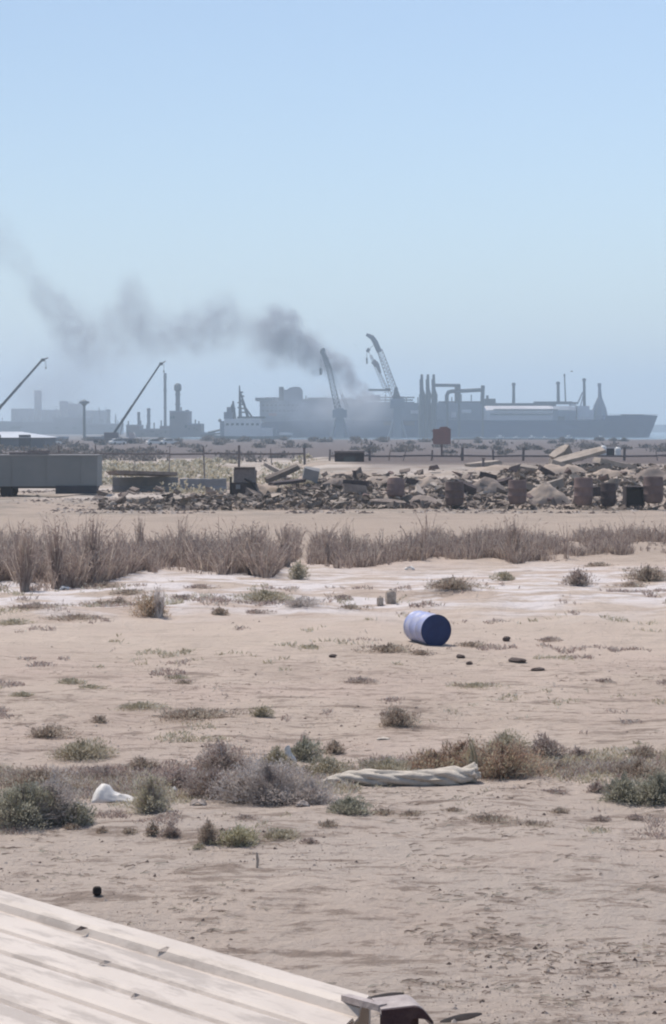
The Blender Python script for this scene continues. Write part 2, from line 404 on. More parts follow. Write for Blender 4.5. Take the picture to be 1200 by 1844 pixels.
def build_bracket():
    Y0 = 4.42
    root = empty('steel_bracket', P(722, 1830, Y0)); root.location.z = 0
    tag(root, 'dark maroon steel bracket at the corner of the cream metal roof', 'bracket')
    o = root.location
    def q(px, py, Y): v = P(px, py, Y); return v - o
    # curved top plate
    b = MB(); n = 14; vs = []
    A = q(686, 1806, Y0); B = q(779, 1795, Y0)
    for i in range(n + 1):
        t = i / n; p = A.lerp(B, t); drop = -.045 * max(0, (t - .6) / .4) ** 2.2
        for (dy, dz) in ((-.05, 0), (-.05, -.012), (.035, -.012), (.035, 0)):
            vs.append((p.x - .02 * (dy > 0), p.y + dy, p.z + dz + drop))
    fs = [(i * 4 + j, i * 4 + (j + 1) % 4, (i + 1) * 4 + (j + 1) % 4, (i + 1) * 4 + j) for i in range(n) for j in range(4)]
    fs += [(3, 2, 1, 0), (n * 4, n * 4 + 1, n * 4 + 2, n * 4 + 3)]
    b.add(vs, fs); b.build('top_plate', M['grey_steel'], root)
    b = MB(); p = q(733, 1822, Y0)
    b.add(*_web(A, B, p)); b.build('lip', M['dark_steel'], root)
    b = MB()
    for px, w_ in ((705, .05), (745, .022)):
        p = q(px, 1822, Y0 + .01); b.box((p.x, p.y, p.z / 2 + .01), (w_, .03, p.z - .04))
    b.build('post', M['dark_steel'], root)
    b = MB(); a = q(622, 1797, Y0 + .12); c = q(690, 1815, Y0 - .03)
    b.add(*_bar(a, c, .022, .015)); b.build('arm', M['grey_steel'], root)
    for px, py, wp, lab in ((688, 1798, 84, 'thin flat black oval on the ground behind the steel bracket'), (830, 1835, 82, 'thin flat black oval on the ground right of the steel bracket')):
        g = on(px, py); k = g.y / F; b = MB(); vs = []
        b.lathe([(.01, .035), (.30, .032), (.5, .012), (.48, 0)], (0, 0, 0), 20)  # flat black lens standing in for a dark oval spot
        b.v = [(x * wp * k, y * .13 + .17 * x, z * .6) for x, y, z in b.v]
        o = b.build('dark_oval', M['rubber'], None, g, smooth=True); o.rotation_euler = (0, -.03, 0); tag(o, lab, 'rubber strip')
def _web(A, B, p):
    vs = []; n = 10
    for i in range(n + 1):
        t = i / n; c = A.lerp(B, t); drop = -.045 * max(0, (t - .6) / .4) ** 2.2
        low = -.028 if t > .55 else -.05
        for y, z in ((-.058, -.001 + drop), (-.058, low + .3 * drop), (-.051, low + .3 * drop), (-.051, -.001 + drop)): vs.append((c.x, c.y + y, c.z + z))
    fs = [(i * 4 + j, i * 4 + (j + 1) % 4, (i + 1) * 4 + (j + 1) % 4, (i + 1) * 4 + j) for i in range(n) for j in range(4)]
    return vs, fs + [(3, 2, 1, 0), (n * 4, n * 4 + 1, n * 4 + 2, n * 4 + 3)]
def _bar(a, c, w_, h_):
    a = Vector(a); c = Vector(c); d = (c - a).normalized(); s = d.cross(Vector((0, 0, 1))).normalized() * w_ / 2; u = Vector((0, 0, h_ / 2))
    vs = [a - s - u, a + s - u, a + s + u, a - s + u, c - s - u, c + s - u, c + s + u, c - s + u]
    return vs, [(3, 2, 1, 0), (4, 5, 6, 7), (0, 1, 5, 4), (1, 2, 6, 5), (2, 3, 7, 6), (3, 0, 4, 7)]
build_bracket()

# ---------------------------------------------------------------- the blue drum
def build_drum():
    g = on(786, 1163); r = .288
    root = empty('plastic_drum', g)
    tag(root, 'blue plastic drum lying on its side on the sand, navy end facing the viewer', 'drum')
    ax = Vector((-.30, .83, 0)).normalized(); L_ = .88
    mt = Matrix((ax.orthogonal().normalized(), ax.cross(ax.orthogonal().normalized()), ax)).transposed()
    o = Vector((0, 0, r - .015))
    prof = [(r - .012, 0), (r - .002, .004), (r, .015), (r, .03), (r - .010, .045), (r - .012, .07), (r - .004, .12), (r - .004, .27), (r + .004, .285), (r + .004, .30), (r - .004, .315),
            (r - .004, .56), (r + .004, .575), (r + .004, .59), (r - .004, .605), (r - .004, .76), (r - .012, .81), (r - .010, .835), (r, .85), (r, .865), (r - .012, .88)]
    b = MB(); b.lathe(prof, o, 40, mt); b.f = b.f[:-2]; b.build('body', M['drum_body'], root, smooth=True)
    b = MB(); b.lathe([(r - .013, .0), (r - .022, .001), (r - .024, .022), (.002, .018)], o, 40, mt)
    b.lathe([(r + .004, .012), (r + .004, -.004), (r - .015, -.006), (r - .015, .010)], o, 40, mt)
    b.f = [f for f in b.f]; lid = b.build('lid', M['drum_lid'], root, smooth=True)
    b = MB()
    for s in (-1, 1):
        c = o + mt @ Vector((0, 0, .016)) + mt @ (Vector((s * .16, .09 * s, 0)))
        MB().lathe([(.03, .004), (.03, -.012), (.022, -.014), (.002, -.012)], c, 14, mt).build('bung', M['drum_lid'], lid, smooth=True)
    b = MB(); b.lathe([(.002, .858), (r - .02, .858)], o, 30, mt); b.build('base', M['drum_body'], root)
build_drum()

# ---------------------------------------------------------------- cloth and plastic
def build_cloth():
    root = empty('cloth_bundle', on(720, 1412))
    tag(root, 'long twisted cream canvas bundle lying among the rusty weeds', 'cloth bundle')
    o = root.location; b = MB()
    # centreline pixels, half-thickness in px
    cl = [(578, 1417, 3), (590, 1410, 7), (606, 1404, 10), (628, 1405, 14), (655, 1408, 16), (690, 1411, 15), (725, 1411, 14), (757, 1408, 15), (790, 1408, 17), (820, 1403, 19), (842, 1395, 17), (854, 1390, 17), (860, 1391, 14)]
    P2 = []
    for i in range(len(cl) - 1):
        for k in range(9):
            t = k / 9; P2.append([cl[i][j] * (1 - t) + cl[i + 1][j] * t for j in range(3)])
    P2.append(list(cl[-1])); n = 40; vs = []
    Y = o.y
    for i, (px, py, hw) in enumerate(P2):
        c = P(px, py, Y) - o; r = hw * Y / F * .86
        for k in range(n):
            a = 2 * math.pi * k / n
            tw = a - i * .075
            rr = r * (.86 + .34 * abs(math.sin(2.5 * tw + .4 * math.sin(i * .11))) ** .7 + .34 * (float(vn(i / 10, k / 2.4 if k < n / 2 else (n - k) / 2.4, 3)) - .5))
            vs.append((c.x, c.y + 1.25 * rr * math.cos(a), max(c.z, r * .8) + rr * math.sin(a)))
    fs = [(i * n + k, i * n + (k + 1) % n, (i + 1) * n + (k + 1) % n, (i + 1) * n + k) for i in range(len(P2) - 1) for k in range(n)]
    fs += [tuple(range(n)), tuple(range((len(P2) - 1) * n, len(P2) * n))]
    b.add(vs, fs); ob = b.build('cloth_roll', M['cloth'], root, smooth=True)
    # gathered knot at the right end
    b = MB(); e = P(856, 1392, Y) - o
    for (dx, dz, r) in ((0, .05, .03), (.012, .0, .034), (.035, -.03, .03), (-.01, .075, .02), (.04, .0, .022)):
        blob(b, (e.x + dx, e.y - .05, e.z + dz), r, 1, .25)
    b.build('knot', M['cloth'], root, smooth=True)
    # a loose strip running back left
    b = MB(); pts = [P(x, y, Y + .15) - o for x, y in ((600, 1404), (588, 1412), (576, 1421), (562, 1424), (550, 1418), (545, 1412))]
    b.tube(pts, [.03, .026, .022, .02, .016, .01], 8); b.build('loose_strip', M['cloth'], root, smooth=True)
_ico = None
def blob(b, c, r, sub=1, jit=.2, sc=(1, 1, 1), seed=None):
    bm = bmesh.new(); bmesh.ops.create_icosphere(bm, subdivisions=sub, radius=1)
    rs = random.uniform(0, 90) if seed is None else seed
    vs = []
    for v in bm.verts:
        k = 1 + jit * 2 * (float(vn(v.co.x * 1.6 + rs, v.co.y * 1.6 + v.co.z * 1.3, 2)) - .5)
        vs.append((c[0] + v.co.x * r * sc[0] * k, c[1] + v.co.y * r * sc[1] * k, c[2] + v.co.z * r * sc[2] * k))
    fs = [tuple(l.index for l in f.verts) for f in bm.faces]; bm.free()
    b.add(vs, fs)
build_cloth()
def build_bag():
    g = on(195, 1443); b = MB(); n = 18; rows = 16; vs = []
    k = g.y / F
    # draped sheet: high peak at the left, tail running right
    for j in range(rows):
        for i in range(n):
            s = i / (n - 1); t = j / (rows - 1)
            x = (-27 + 85 * s) * k; yy = (t - .5) * .34 * (1 - .45 * s)
            top = 27 * math.exp(-(abs(s - .2) / .2) ** 2.6) + 11 * math.exp(-((s - .55) / .3) ** 2)
            z = top * k * (1 - abs(2 * t - 1) ** 2.2) * (1 + .7 * (float(vn(s * 9, t * 6, 2)) - .5))
            vs.append((x, yy + .03 * (float(vn(s * 5, t * 4, 8)) - .5), z + .006 + .02 * float(vn(s * 9, t * 9, 3))))
    b.add(vs, [(j * n + i, j * n + i + 1, (j + 1) * n + i + 1, (j + 1) * n + i) for j in range(rows - 1) for i in range(n - 1)])
    o = b.build('plastic_sack', M['plastic'], None, g, smooth=True)
    m = o.modifiers.new('thick', 'SOLIDIFY'); m.thickness = .004
    tag(o, 'peaked white plastic sack with a tail lying beside the khaki bush', 'plastic sack')
build_bag()

# ---------------------------------------------------------------- shrubs
def shrub_mesh(wd, h, dens, leafw, leafl, up, seed):
    """returns (stems MB, foliage MB) of a hummock, wd wide, h tall"""
    rnd = random.Random(seed); st = MB(); fo = MB()
    rx = wd / 2; ry = wd / 2 * .8
    lumps = [(rnd.uniform(0, 6.28), rnd.uniform(.1, .5)) for _ in range(5)]
    N = dens
    for i in range(N):
        a = rnd.uniform(0, 2 * math.pi); e = rnd.random() ** .75 * math.pi / 2
        rr = (rnd.random() ** .42)
        lump = 1
        lump = .52 + .85 * float(vn(math.cos(a) * 1.7 + seed, math.sin(a) * 1.7 + e * 1.5, 2)) + (.18 if rnd.random() < .06 else 0)
        lump *= .8 + .4 * float(vn(math.cos(a) * 5 + seed, math.sin(a) * 4 + e * 5, 4)); d = Vector((math.cos(a) * math.cos(e), math.sin(a) * math.cos(e), math.sin(e)))
        p = Vector((d.x * rx * rr * lump, d.y * ry * rr * lump, max(.005, d.z * h * rr * lump)))
        dd = (d * (1 - up) + Vector((0, 0, 1)) * up + Vector((rnd.gauss(0, .35), rnd.gauss(0, .35), rnd.gauss(0, .25)))).normalized()
        s = dd.cross(Vector((rnd.gauss(0, 1), rnd.gauss(0, 1), rnd.gauss(0, 1)))).normalized() * leafw * rnd.uniform(.5, 1.3) * .5
        l = leafl * rnd.uniform(.5, 1.4)
        q = p + dd * l
        m = p + dd * l * .5
        fo.add([p, m + s, q, m - s], [(0, 1, 2, 3)])
    for i in range(max(12, int(N * .035))):
        a = rnd.uniform(0, 2 * math.pi); e = rnd.uniform(.15, math.pi / 2); k = rnd.uniform(.75, 1.12)
        q = Vector((math.cos(a) * math.cos(e) * rx * k, math.sin(a) * math.cos(e) * ry * k, math.sin(e) * h * k))
        p = Vector((q.x * .15, q.y * .15, 0)); m = p.lerp(q, .5) + Vector((0, 0, h * .08))
        st.tube([p, m, q], [leafw * .35, leafw * .25, leafw * .1], 3)
    return st, fo
_sid = 0
def shrub(px, py, wpx, hpx, kind, label=None, group=None, up=.35, dens=1.0, leaf=1.0, name='dry_shrub', cat='shrub'):
    global _sid; _sid += 1
    g = on(px, py); k = g.y / F
    # the pictured lower edge is the near rim, so the centre stands half a depth further back
    wd = wpx * k; depth = wd * .4
    g2y = g.y + depth * .6; x = (px - CX) / F * g2y
    root = empty(name, (x, g2y, gh(x, g2y) - .02), random.uniform(-.3, .3))
    h = hpx * k * .86
    px_ = g.y / 2000                                       # size of one rendered pixel
    N = int(dens * (300 + wpx * hpx * .9))
    st, fo = shrub_mesh(wd * 1.06, h * .84, N, px_ * 1.0 * leaf, px_ * 2.7 * leaf, up, _sid)
    st.build('stems', P_MAT['grey' if kind in ('grey', 'green', 'khaki') else 'brown'], root)
    fo.build('foliage', P_MAT[kind], root)
    tag(root, label, cat, group)
    return root
SM = 'small dry tufts scattered over the sand'
SL = 'small low tuft of dry brown twigs on open sand'
FM = 'flat dead mats of weed on the sand'
FL = 'thin flat mat of dead brown weed on pale sand'
S = [
 (717,1310,82,42,'brown','round dark brown shrub standing alone on bare sand below the blue drum'),
 (145,1370,130,42,'olive','low olive brown hummock shrub above the big green bush at the left edge'),
 (40,1488,150,92,'green','large dusty green bush at the left edge of the picture'),
 (92,1486,120,104,'grey','grey domed bush in the middle of the left edge thicket'),
 (138,1488,62,52,'green','small bright green bush at the right foot of the left edge thicket'),
 (70,1425,190,48,'brown','long flat brown shrub behind the green bush at the left edge'),
 (190,1408,120,30,'purple','low mauve scrub behind the white plastic sack'),
 (270,1466,88,88,'khaki','khaki domed bush just right of the white plastic sack'),
 (272,1506,28,34,'brown','small dark tuft touching the round brown tuft left of the yellow green bush'),
 (305,1509,52,36,'purple','small round mauve brown bush below the khaki bush'),
 (373,1521,44,52,'brown','dark upright brown tuft beside the yellow green bush'),
 (428,1525,82,42,'yellow','low yellow green bush at the front of the weeds'),
 (505,1514,100,20,'olive','flat olive tuft trailing right from the yellow green bush'),
 (480,1452,190,95,'grey','big grey leafless bush in the centre of the weed patch'),
 (432,1448,60,62,'brown','dark brown bush against the left side of the big grey bush'),
 (385,1440,130,70,'purple','wide mauve bush left of the big grey bush'),
 (400,1392,120,52,'purple','wispy mauve shrub behind the wide mauve bush'),
 (320,1425,90,45,'purple','low mauve scrub between the khaki bush and the wide mauve bush'),
 (545,1372,80,44,'green','dark green brown shrub with the white scrap in it'),
 (500,1385,70,44,'olive','olive shrub behind the big grey bush'),
 (602,1358,48,26,'brown','small brown tuft at the right end of the green brown shrub row'),
 (590,1400,110,36,'olive','low olive scrub just above the left end of the canvas bundle'),
 (560,1450,110,50,'grey','grey scrub at the right foot of the big grey bush'),
 (628,1468,88,34,'green','small dark green bush below the left end of the canvas bundle'),
 (700,1392,120,28,'olive','flat olive scrub above the middle of the canvas bundle'),
 (785,1390,110,42,'rust','rusty brown weeds above the right part of the canvas bundle'),
 (835,1388,110,54,'rust','upright rusty weeds right behind the knotted end of the canvas bundle'),
 (905,1404,150,72,'rust','tall rusty brown seed head weeds right of the canvas bundle'),
 (912,1362,92,50,'olive','dark olive shrub standing behind the rusty seed head weeds'),
 (985,1366,86,44,'purple','mauve brown shrub right of the dark olive shrub'),
 (1045,1366,46,20,'purple','small mauve tuft at the right end of the far weed row'),
 (1010,1392,130,18,'brown','flat brown mat right of the rusty seed head weeds'),
 (1155,1404,150,40,'brown','flat brown thicket behind the green bushes at the right edge'),
 (1128,1446,100,54,'green','rounded dusty green bush near the right edge'),
 (1188,1450,92,60,'green','dusty green bush cut by the right edge of the picture'),
 (1078,1428,36,24,'purple','small mauve tuft left of the green bushes at the right edge'),
 (1165,1366,62,24,'brown','low brown tuft above the thicket at the right edge'),
 (274,1112,74,44,'ochre','ochre straw bush on the pale salt crust, left of centre'),
 (255,1388,66,26,'brown','low brown tuft above the khaki bush'),
 (478,1086,116,24,'olive','flat olive shrub below the dark crate at the reeds'),
 (540,1094,84,18,'grey','flat grey shrub at the right of the flat olive shrub'),
 (815,1066,112,26,'brown','flat brown shrub above the blue drum'),
 (1042,1056,64,34,'purple','pointed mauve shrub on the salt crust, right of the drum'),
 (1170,1048,92,34,'brown','wide brown shrub on the salt crust at the right edge'),
 (470,1292,46,26,'olive','small leaning olive tuft on bare sand left of the lone round shrub'),
 (82,1330,84,26,'brown','flat brown weed patch at the left above the olive hummock'),
 (350,1298,170,20,'brown','long flat reddish brown weed patch in the middle sand'),
 (537,1044,34,34,'olive','small olive tuft right of the dark crate at the reeds'),
 (700,1176,92,16,'brown','flat brown weeds in front of the blue drum on its left'),
]
for s_ in S:
    if s_ is None: continue
    flat = s_[3] < 30
    up = .55 if s_[4] in ('rust', 'ochre') else (.15 if flat else .35)
    shrub(*s_[:5], label=s_[5], up=up, leaf=1.25 if s_[4] in ('rust', 'green', 'yellow') else 1.0)
for (x, y, w_, h_, k) in [(395,1108,30,18,'brown'),(912,1046,36,20,'olive'),(178,1302,26,18,'brown'),(125,1232,44,14,'olive'),(230,1502,30,16,'brown'),(690,1468,40,14,'brown'),
        (740,1470,44,12,'brown'),(885,1482,90,16,'brown'),(125,1494,26,14,'brown'),(1150,1478,30,14,'purple'),(330,1232,30,8,'brown'),(215,1090,24,14,'brown'),(355,1530,20,16,'olive'),
        (180,1500,22,14,'brown'),(590,1490,40,16,'brown'),(560,1520,30,14,'purple'),(440,1476,40,10,'purple'),(1085,1480,30,14,'purple'),(1010,1465,34,12,'brown'),(40,1255,40,10,'olive'),(820,1462,36,10,'brown')]:
    shrub(x, y, w_ * 1.15, h_ * .8, k, SL, SM)
for (x, y, w_, h_) in [(185,1092,100,8),(235,1072,90,9),(60,1098,110,9),(140,1118,150,9),(20,1126,80,10),(320,1224,60,6),(650,1232,90,10),(620,1080,40,8),(460,1106,60,7),(630,1098,70,7),
        (990,1156,60,8),(850,1166,60,9),(1140,1058,70,8),(700,1290,40,6),(560,1168,40,6),(160,1240,60,6),(860,1240,110,6),(250,1280,120,12),(960,1490,90,8),(540,1400,100,16),(760,1180,50,8),
        (190,1060,120,8),(330,1082,70,7),(1090,1230,60,6),(1000,1430,60,8),(1080,1020,60,6),(360,1060,60,6)]:
    shrub(x, y, w_, h_, random.choice(['brown', 'olive', 'brown', 'purple']), FL, FM, up=.05, dens=.8, name='weed_mat', cat='weed mat')

# ---------------------------------------------------------------- reed beds
def blades(items, name, label, matk, w_=.02, fan=5):
    """items: (x, y, h, lean) list; each a small spray of dry stalks"""
    b = MB(); rnd = random.Random(hash(name) % 1000 if False else len(items))
    for (x, y, h, ln) in items:
        z = gh(x, y) - .02
        for k in range(fan):
            a = rnd.uniform(0, 6.28); sp = rnd.uniform(.05, .75) * h
            top = Vector((x + math.cos(a) * sp + ln * h, y + math.sin(a) * sp, z + h * rnd.uniform(.55, 1.05)))
            p = Vector((x + math.cos(a) * .04, y + math.sin(a) * .04, z)); m = p.lerp(top, .55) + Vector((0, 0, h * .06))
            s = Vector((1, rnd.uniform(-.4, .4), rnd.uniform(-.3, .3))).normalized() * w_ * rnd.uniform(.5, 1.2) * .5
            b.add([p - s, p + s, m + s * .8, top, m - s * .8], [(0, 1, 2, 4), (4, 2, 3)])
            for q in range(2):
                t = rnd.uniform(.35, .95); c = p.lerp(top, t)
                d = Vector((rnd.gauss(0, 1), rnd.gauss(0, 1), rnd.uniform(.3, 1.4))).normalized() * h * rnd.uniform(.06, .16)
                s2 = d.cross(Vector((0, 1, .2))).normalized() * w_ * .45
                b.add([c, c + d * .5 + s2, c + d, c + d * .5 - s2], [(0, 1, 2, 3)])
    me = bpy.data.meshes.new(name); me.from_pydata(b.v, [], b.f); me.materials.append(P_MAT[matk])
    o = bpy.data.objects.new(name, me); C.objects.link(o)
    tag(o, label, 'reed bed', kind='stuff'); return o
def bed(x0, x1, prof, n, seed, thin=1.0):
    """prof: (px, base y, top y) list, pixel outline of the bed"""
    rnd = random.Random(seed); out = []
    while len(out) < n:
        px = rnd.uniform(x0, x1)
        for i in range(len(prof) - 1):
            if prof[i][0] <= px <= prof[i + 1][0]:
                t = (px - prof[i][0]) / (prof[i + 1][0] - prof[i][0]); by = prof[i][1] * (1 - t) + prof[i + 1][1] * t; ty = prof[i][2] * (1 - t) + prof[i + 1][2] * t
        dep = rnd.random() ** 1.2 * 9
        Yb = CAMH * F / (by - HZ - 16 * float(vn(px / 38, seed, 5)) + 4) + dep; x = (px - CX) / F * Yb
        cl = float(vn(x / .9, Yb / 1.6, seed))
        if cl < .42 and rnd.random() < .93: continue
        hmax = (by - ty) * Yb / F * 1.0
        h = hmax * (.1 + .95 * cl) * (rnd.uniform(.3, .65) if rnd.random() < .72 else rnd.uniform(.6, 1.05))
        if rnd.random() < .05: h *= 1.5
        out.append((x, Yb, h, rnd.gauss(0, .08)))
    return out
LB = [(-60,1052,955),(0,1055,960),(60,1070,950),(130,1062,945),(200,1050,955),(260,1032,968),(330,1038,965),(400,1040,960),(440,1040,950),(490,1040,945),(520,1022,955),(540,1008,965)]
RB = [(556,1018,978),(600,1024,965),(660,1028,965),(740,1018,968),(800,1012,965),(870,1006,958),(930,1012,955),(990,1010,958),(1060,1004,952),(1130,1000,955),(1260,998,955)]
blades(bed(-60, 540, LB, 4200, 3), 'reed_bed', 'dense dry mauve reed bed across the left half before the rubble', 'reed', .026)
blades(bed(556, 1260, RB, 4200, 11), 'reed_bed', 'dense dry mauve reed bed across the right half before the rubble', 'reed', .026)
def tall_tuft(px, py, hpx, spread, n, lab, kind='reed', lean=0):
    g = on(px, py); k = g.y / F; b = MB(); rnd = random.Random(px)
    for i in range(n):
        a = rnd.uniform(0, 6.28); r = rnd.random() * spread * k * .5; h = hpx * k * rnd.uniform(.5, 1.05)
        p = Vector((rnd.gauss(0, .05), rnd.gauss(0, .08), 0)); top = Vector((math.cos(a) * r + lean * h, math.sin(a) * r, h))
        m = p.lerp(top, .5) + Vector((rnd.gauss(0, .03), 0, .05 * h)); s = Vector((1, rnd.uniform(-.3, .3), 0)) * .012
        b.add([p - s, p + s, m + s, top, m - s], [(0, 1, 2, 4), (4, 2, 3)])
        for q in range(4):
            c = p.lerp(top, rnd.uniform(.3, .98)); d = Vector((rnd.gauss(0, 1), rnd.gauss(0, 1), rnd.uniform(.5, 1.6))).normalized() * h * rnd.uniform(.05, .12); s2 = d.cross(Vector((0, 1, 0))).normalized() * .01
            b.add([c, c + d * .5 + s2, c + d, c + d * .5 - s2], [(0, 1, 2, 3)])
    o = b.build('tall_reed', P_MAT[kind], None, g); tag(o, lab, 'reed'); return o
for a in [(45,1066,120,60,120,'tall dark reed clump reaching lowest of all at the left of the reed bed'),
          (100,1060,130,60,90,'tall reed clump next to the lowest one at the left'),
          (165,1050,125,50,80,'tall reed clump in the left reed bed above the pale sand tongue'),
          (252,1010,85,26,30,'thin dark stalk clump standing alone against the tan soil at left'),
          (325,1000,70,16,14,'pair of thin bare stalks above the middle of the left reed bed'),
          (455,1030,85,80,150,'broad mauve reed dome above the dark crate'),
          (515,1020,80,50,100,'last tall reed clump at the right end of the left reed bed'),
          (590,1015,70,30,24,'leaning thin stalks at the left end of the right reed bed'),
          (625,1010,75,30,20,'thin pale stalks near the left end of the right reed bed'),
          (760,1010,72,22,18,'thin dark stalk in the middle of the right reed bed'),
          (925,1008,78,60,90,'dark reed clump rising in the right reed bed behind the salt crust'),
          (1020,1006,70,44,9,'pale upright stalks in the right reed bed below the white tanks')]:
    tall_tuft(*a)
tall_tuft(285,1112,58,30,50,'wispy dead stalks sticking out of the ochre straw bush','grey')
tall_tuft(398,1385,60,16,16,'thin vertical dry stalks above the wispy mauve shrub','purple')
tall_tuft(555,1350,34,26,14,'thin pale stalks above the dark green brown shrub','purple')
tall_tuft(848,1400,76,22,7,'thin upright olive stalk left of the rusty seed head weeds','olive')

# ---------------------------------------------------------------- stones, twigs, scraps
def rock_mesh(seed, sx=1, sy=1, sz=.6, sub=2):
    b = MB(); blob(b, (0, 0, 0), 1, sub, .35, (sx, sy, sz), seed); return b
stones = [rock_mesh(s, 1, .8, .55).build('stone', M['stone_dark'], smooth=False) for s in (3, 21, 44)]
def place_stone(i, px, py, wpx, hpx, label, first={}, m=None, name='stone', group=None):
    src = stones[i]
    o = src if i not in first else src.copy()
    if i in first: C.objects.link(o)
    first[i] = 1
    g = on(px, py); k = g.y / F; o.location = (g.x, g.y, g.z + hpx * k * .35); o.scale = (wpx * k / 2, wpx * k / 2, hpx * k / 1.1); o.rotation_euler = (0, 0, random.uniform(0, .5))
    tag(o, label, 'stone', group)
for i, a in enumerate([(913,1155,14,11,'small dark stone right of the blue drum'),(932,1192,36,9,'long flat dark stone lower right of the blue drum'),(970,1208,28,7,'thin flat dark stone lowest of the group right of the drum'),
        (600,1184,14,7,'small dark stone on sand left of the drum weeds'),(830,1185,18,8,'dark stone in front of the drum on its right'),(846,1197,14,7,'lower dark stone in front of the drum on its right')]):
    place_stone(i % 3, *a)
b = MB(); g = on(175, 1613); b.lathe([(.002, 0), (.024, .004), (.037, .02), (.037, .055), (.026, .072), (.002, .078)], (0, 0, 0), 18)
o = b.build('rubber_ball', M['rubber'], None, g, smooth=True); tag(o, 'black round rubber stopper lying on sand above the cream roof', 'stopper')
b = MB(); b.tube([(0, 0, 0), (.006, .02, .06), (-.004, .03, .13)], [.012, .014, .009], 8)
o = b.build('wood_peg', M['wood'], None, on(463, 1563)); tag(o, 'pale upright wooden peg on bare sand below the yellow green bush', 'peg')
def scrap(px, py, wpx, hpx, label, m='plastic', name='paper_scrap', cat='scrap', group=None):
    g = on(px, py); k = g.y / F; b = MB(); n = 7; vs = []
    for j in range(n):
        for i in range(n):
            s, t = i / (n - 1) - .5, j / (n - 1) - .5
            vs.append((s * wpx * k, t * wpx * k * .6, hpx * k * .7 * max(0, 1 - 3.0 * (s * s + t * t)) ** .6 * (.35 + 1.1 * float(vn(s * 6 + px, t * 6, 1))) + .004))
    b.add(vs, [(j * n + i, j * n + i + 1, (j + 1) * n + i + 1, (j + 1) * n + i) for j in range(n - 1) for i in range(n - 1)])
    o = b.build(name, M[m], None, g, smooth=True); md = o.modifiers.new('t', 'SOLIDIFY'); md.thickness = .003; tag(o, label, cat, group)
scrap(522,1378,26,44,'tall crumpled white plastic scrap caught in the green brown shrub', name='plastic_scrap', cat='plastic scrap')
scrap(487,1380,22,26,'yellowish crumpled scrap left of the tall white scrap', 'wood', name='plastic_scrap', cat='plastic scrap')
scrap(349,1390,14,10,'small white scrap on the mauve bush left side', name='plastic_scrap', cat='plastic scrap')
scrap(357,1450,30,14,'pale lump of stone like plaster below the wide mauve bush', 'stone', name='plaster_lump', cat='plaster')
scrap(545,1452,26,12,'pale crumpled scrap at the foot of the big grey bush', 'stone', name='plastic_scrap', cat='plastic scrap')
scrap(315,1428,20,14,'white scrap right of the khaki bush', name='plastic_scrap', cat='plastic scrap')
scrap(118,1062,20,9,'white scrap on sand under the left reed clumps', name='plastic_scrap', cat='plastic scrap')
scrap(738,1026,18,9,'white scrap at the foot of the right reed bed above the drum', name='plastic_scrap', cat='plastic scrap')
scrap(690,1332,24,6,'flat pale scrap on sand below the lone round shrub', 'cloth', name='plastic_scrap', cat='plastic scrap')
# crate, cans by the reeds
def crate():
    g = on(463, 1036); k = g.y / F; root = empty('wooden_crate', g, .12)
    tag(root, 'dark brown wooden crate with a pale top at the foot of the left reeds', 'crate')
    w_, h_ = 30 * k, 20 * k
    b = MB()
    for i in range(4): b.box((0, -.14, h_ * (i + .5) / 4), (w_, .02, h_ / 4 - .012))
    for i in range(4): b.box((0, .14, h_ * (i + .5) / 4), (w_, .02, h_ / 4 - .012))
    for s in (-1, 1): b.box((s * w_ / 2, 0, h_ / 2), (.02, .26, h_ - .01))
    b.build('side_boards', M['rust_dark'], root)
    MB().box((0, 0, h_ + .012), (w_ + .01, .30, .02)).build('top_board', M['stone'], root)
    MB().box((w_ * .62, -.05, h_ * .75), (.07, .09, h_ * 1.5), .2).build('leaning_board', M['rust_dark'], root)
crate()
for i, (px, py, wp, hp, lab) in enumerate([(704,1087,20,27,'tall tan jerrycan standing on sand left above the drum'),(685,1090,13,17,'smaller tan jerrycan left of the tall tan one')]):
    g = on(px, py); k = g.y / F; w_, h_ = wp * k, hp * k
    root = empty('jerrycan', g, .3 * i); tag(root, lab, 'jerrycan')
    b = MB(); b.lathe([(w_ * .40, 0), (w_ * .5, h_ * .06), (w_ * .5, h_ * .72), (w_ * .38, h_ * .86), (w_ * .16, h_ * .92)], (0, 0, 0), 8)
    b.build('body', M['wood'], root, smooth=True)
    MB().cyl((0, 0, h_ * .92), (0, 0, h_), w_ * .15).build('cap', M['stone'], root)

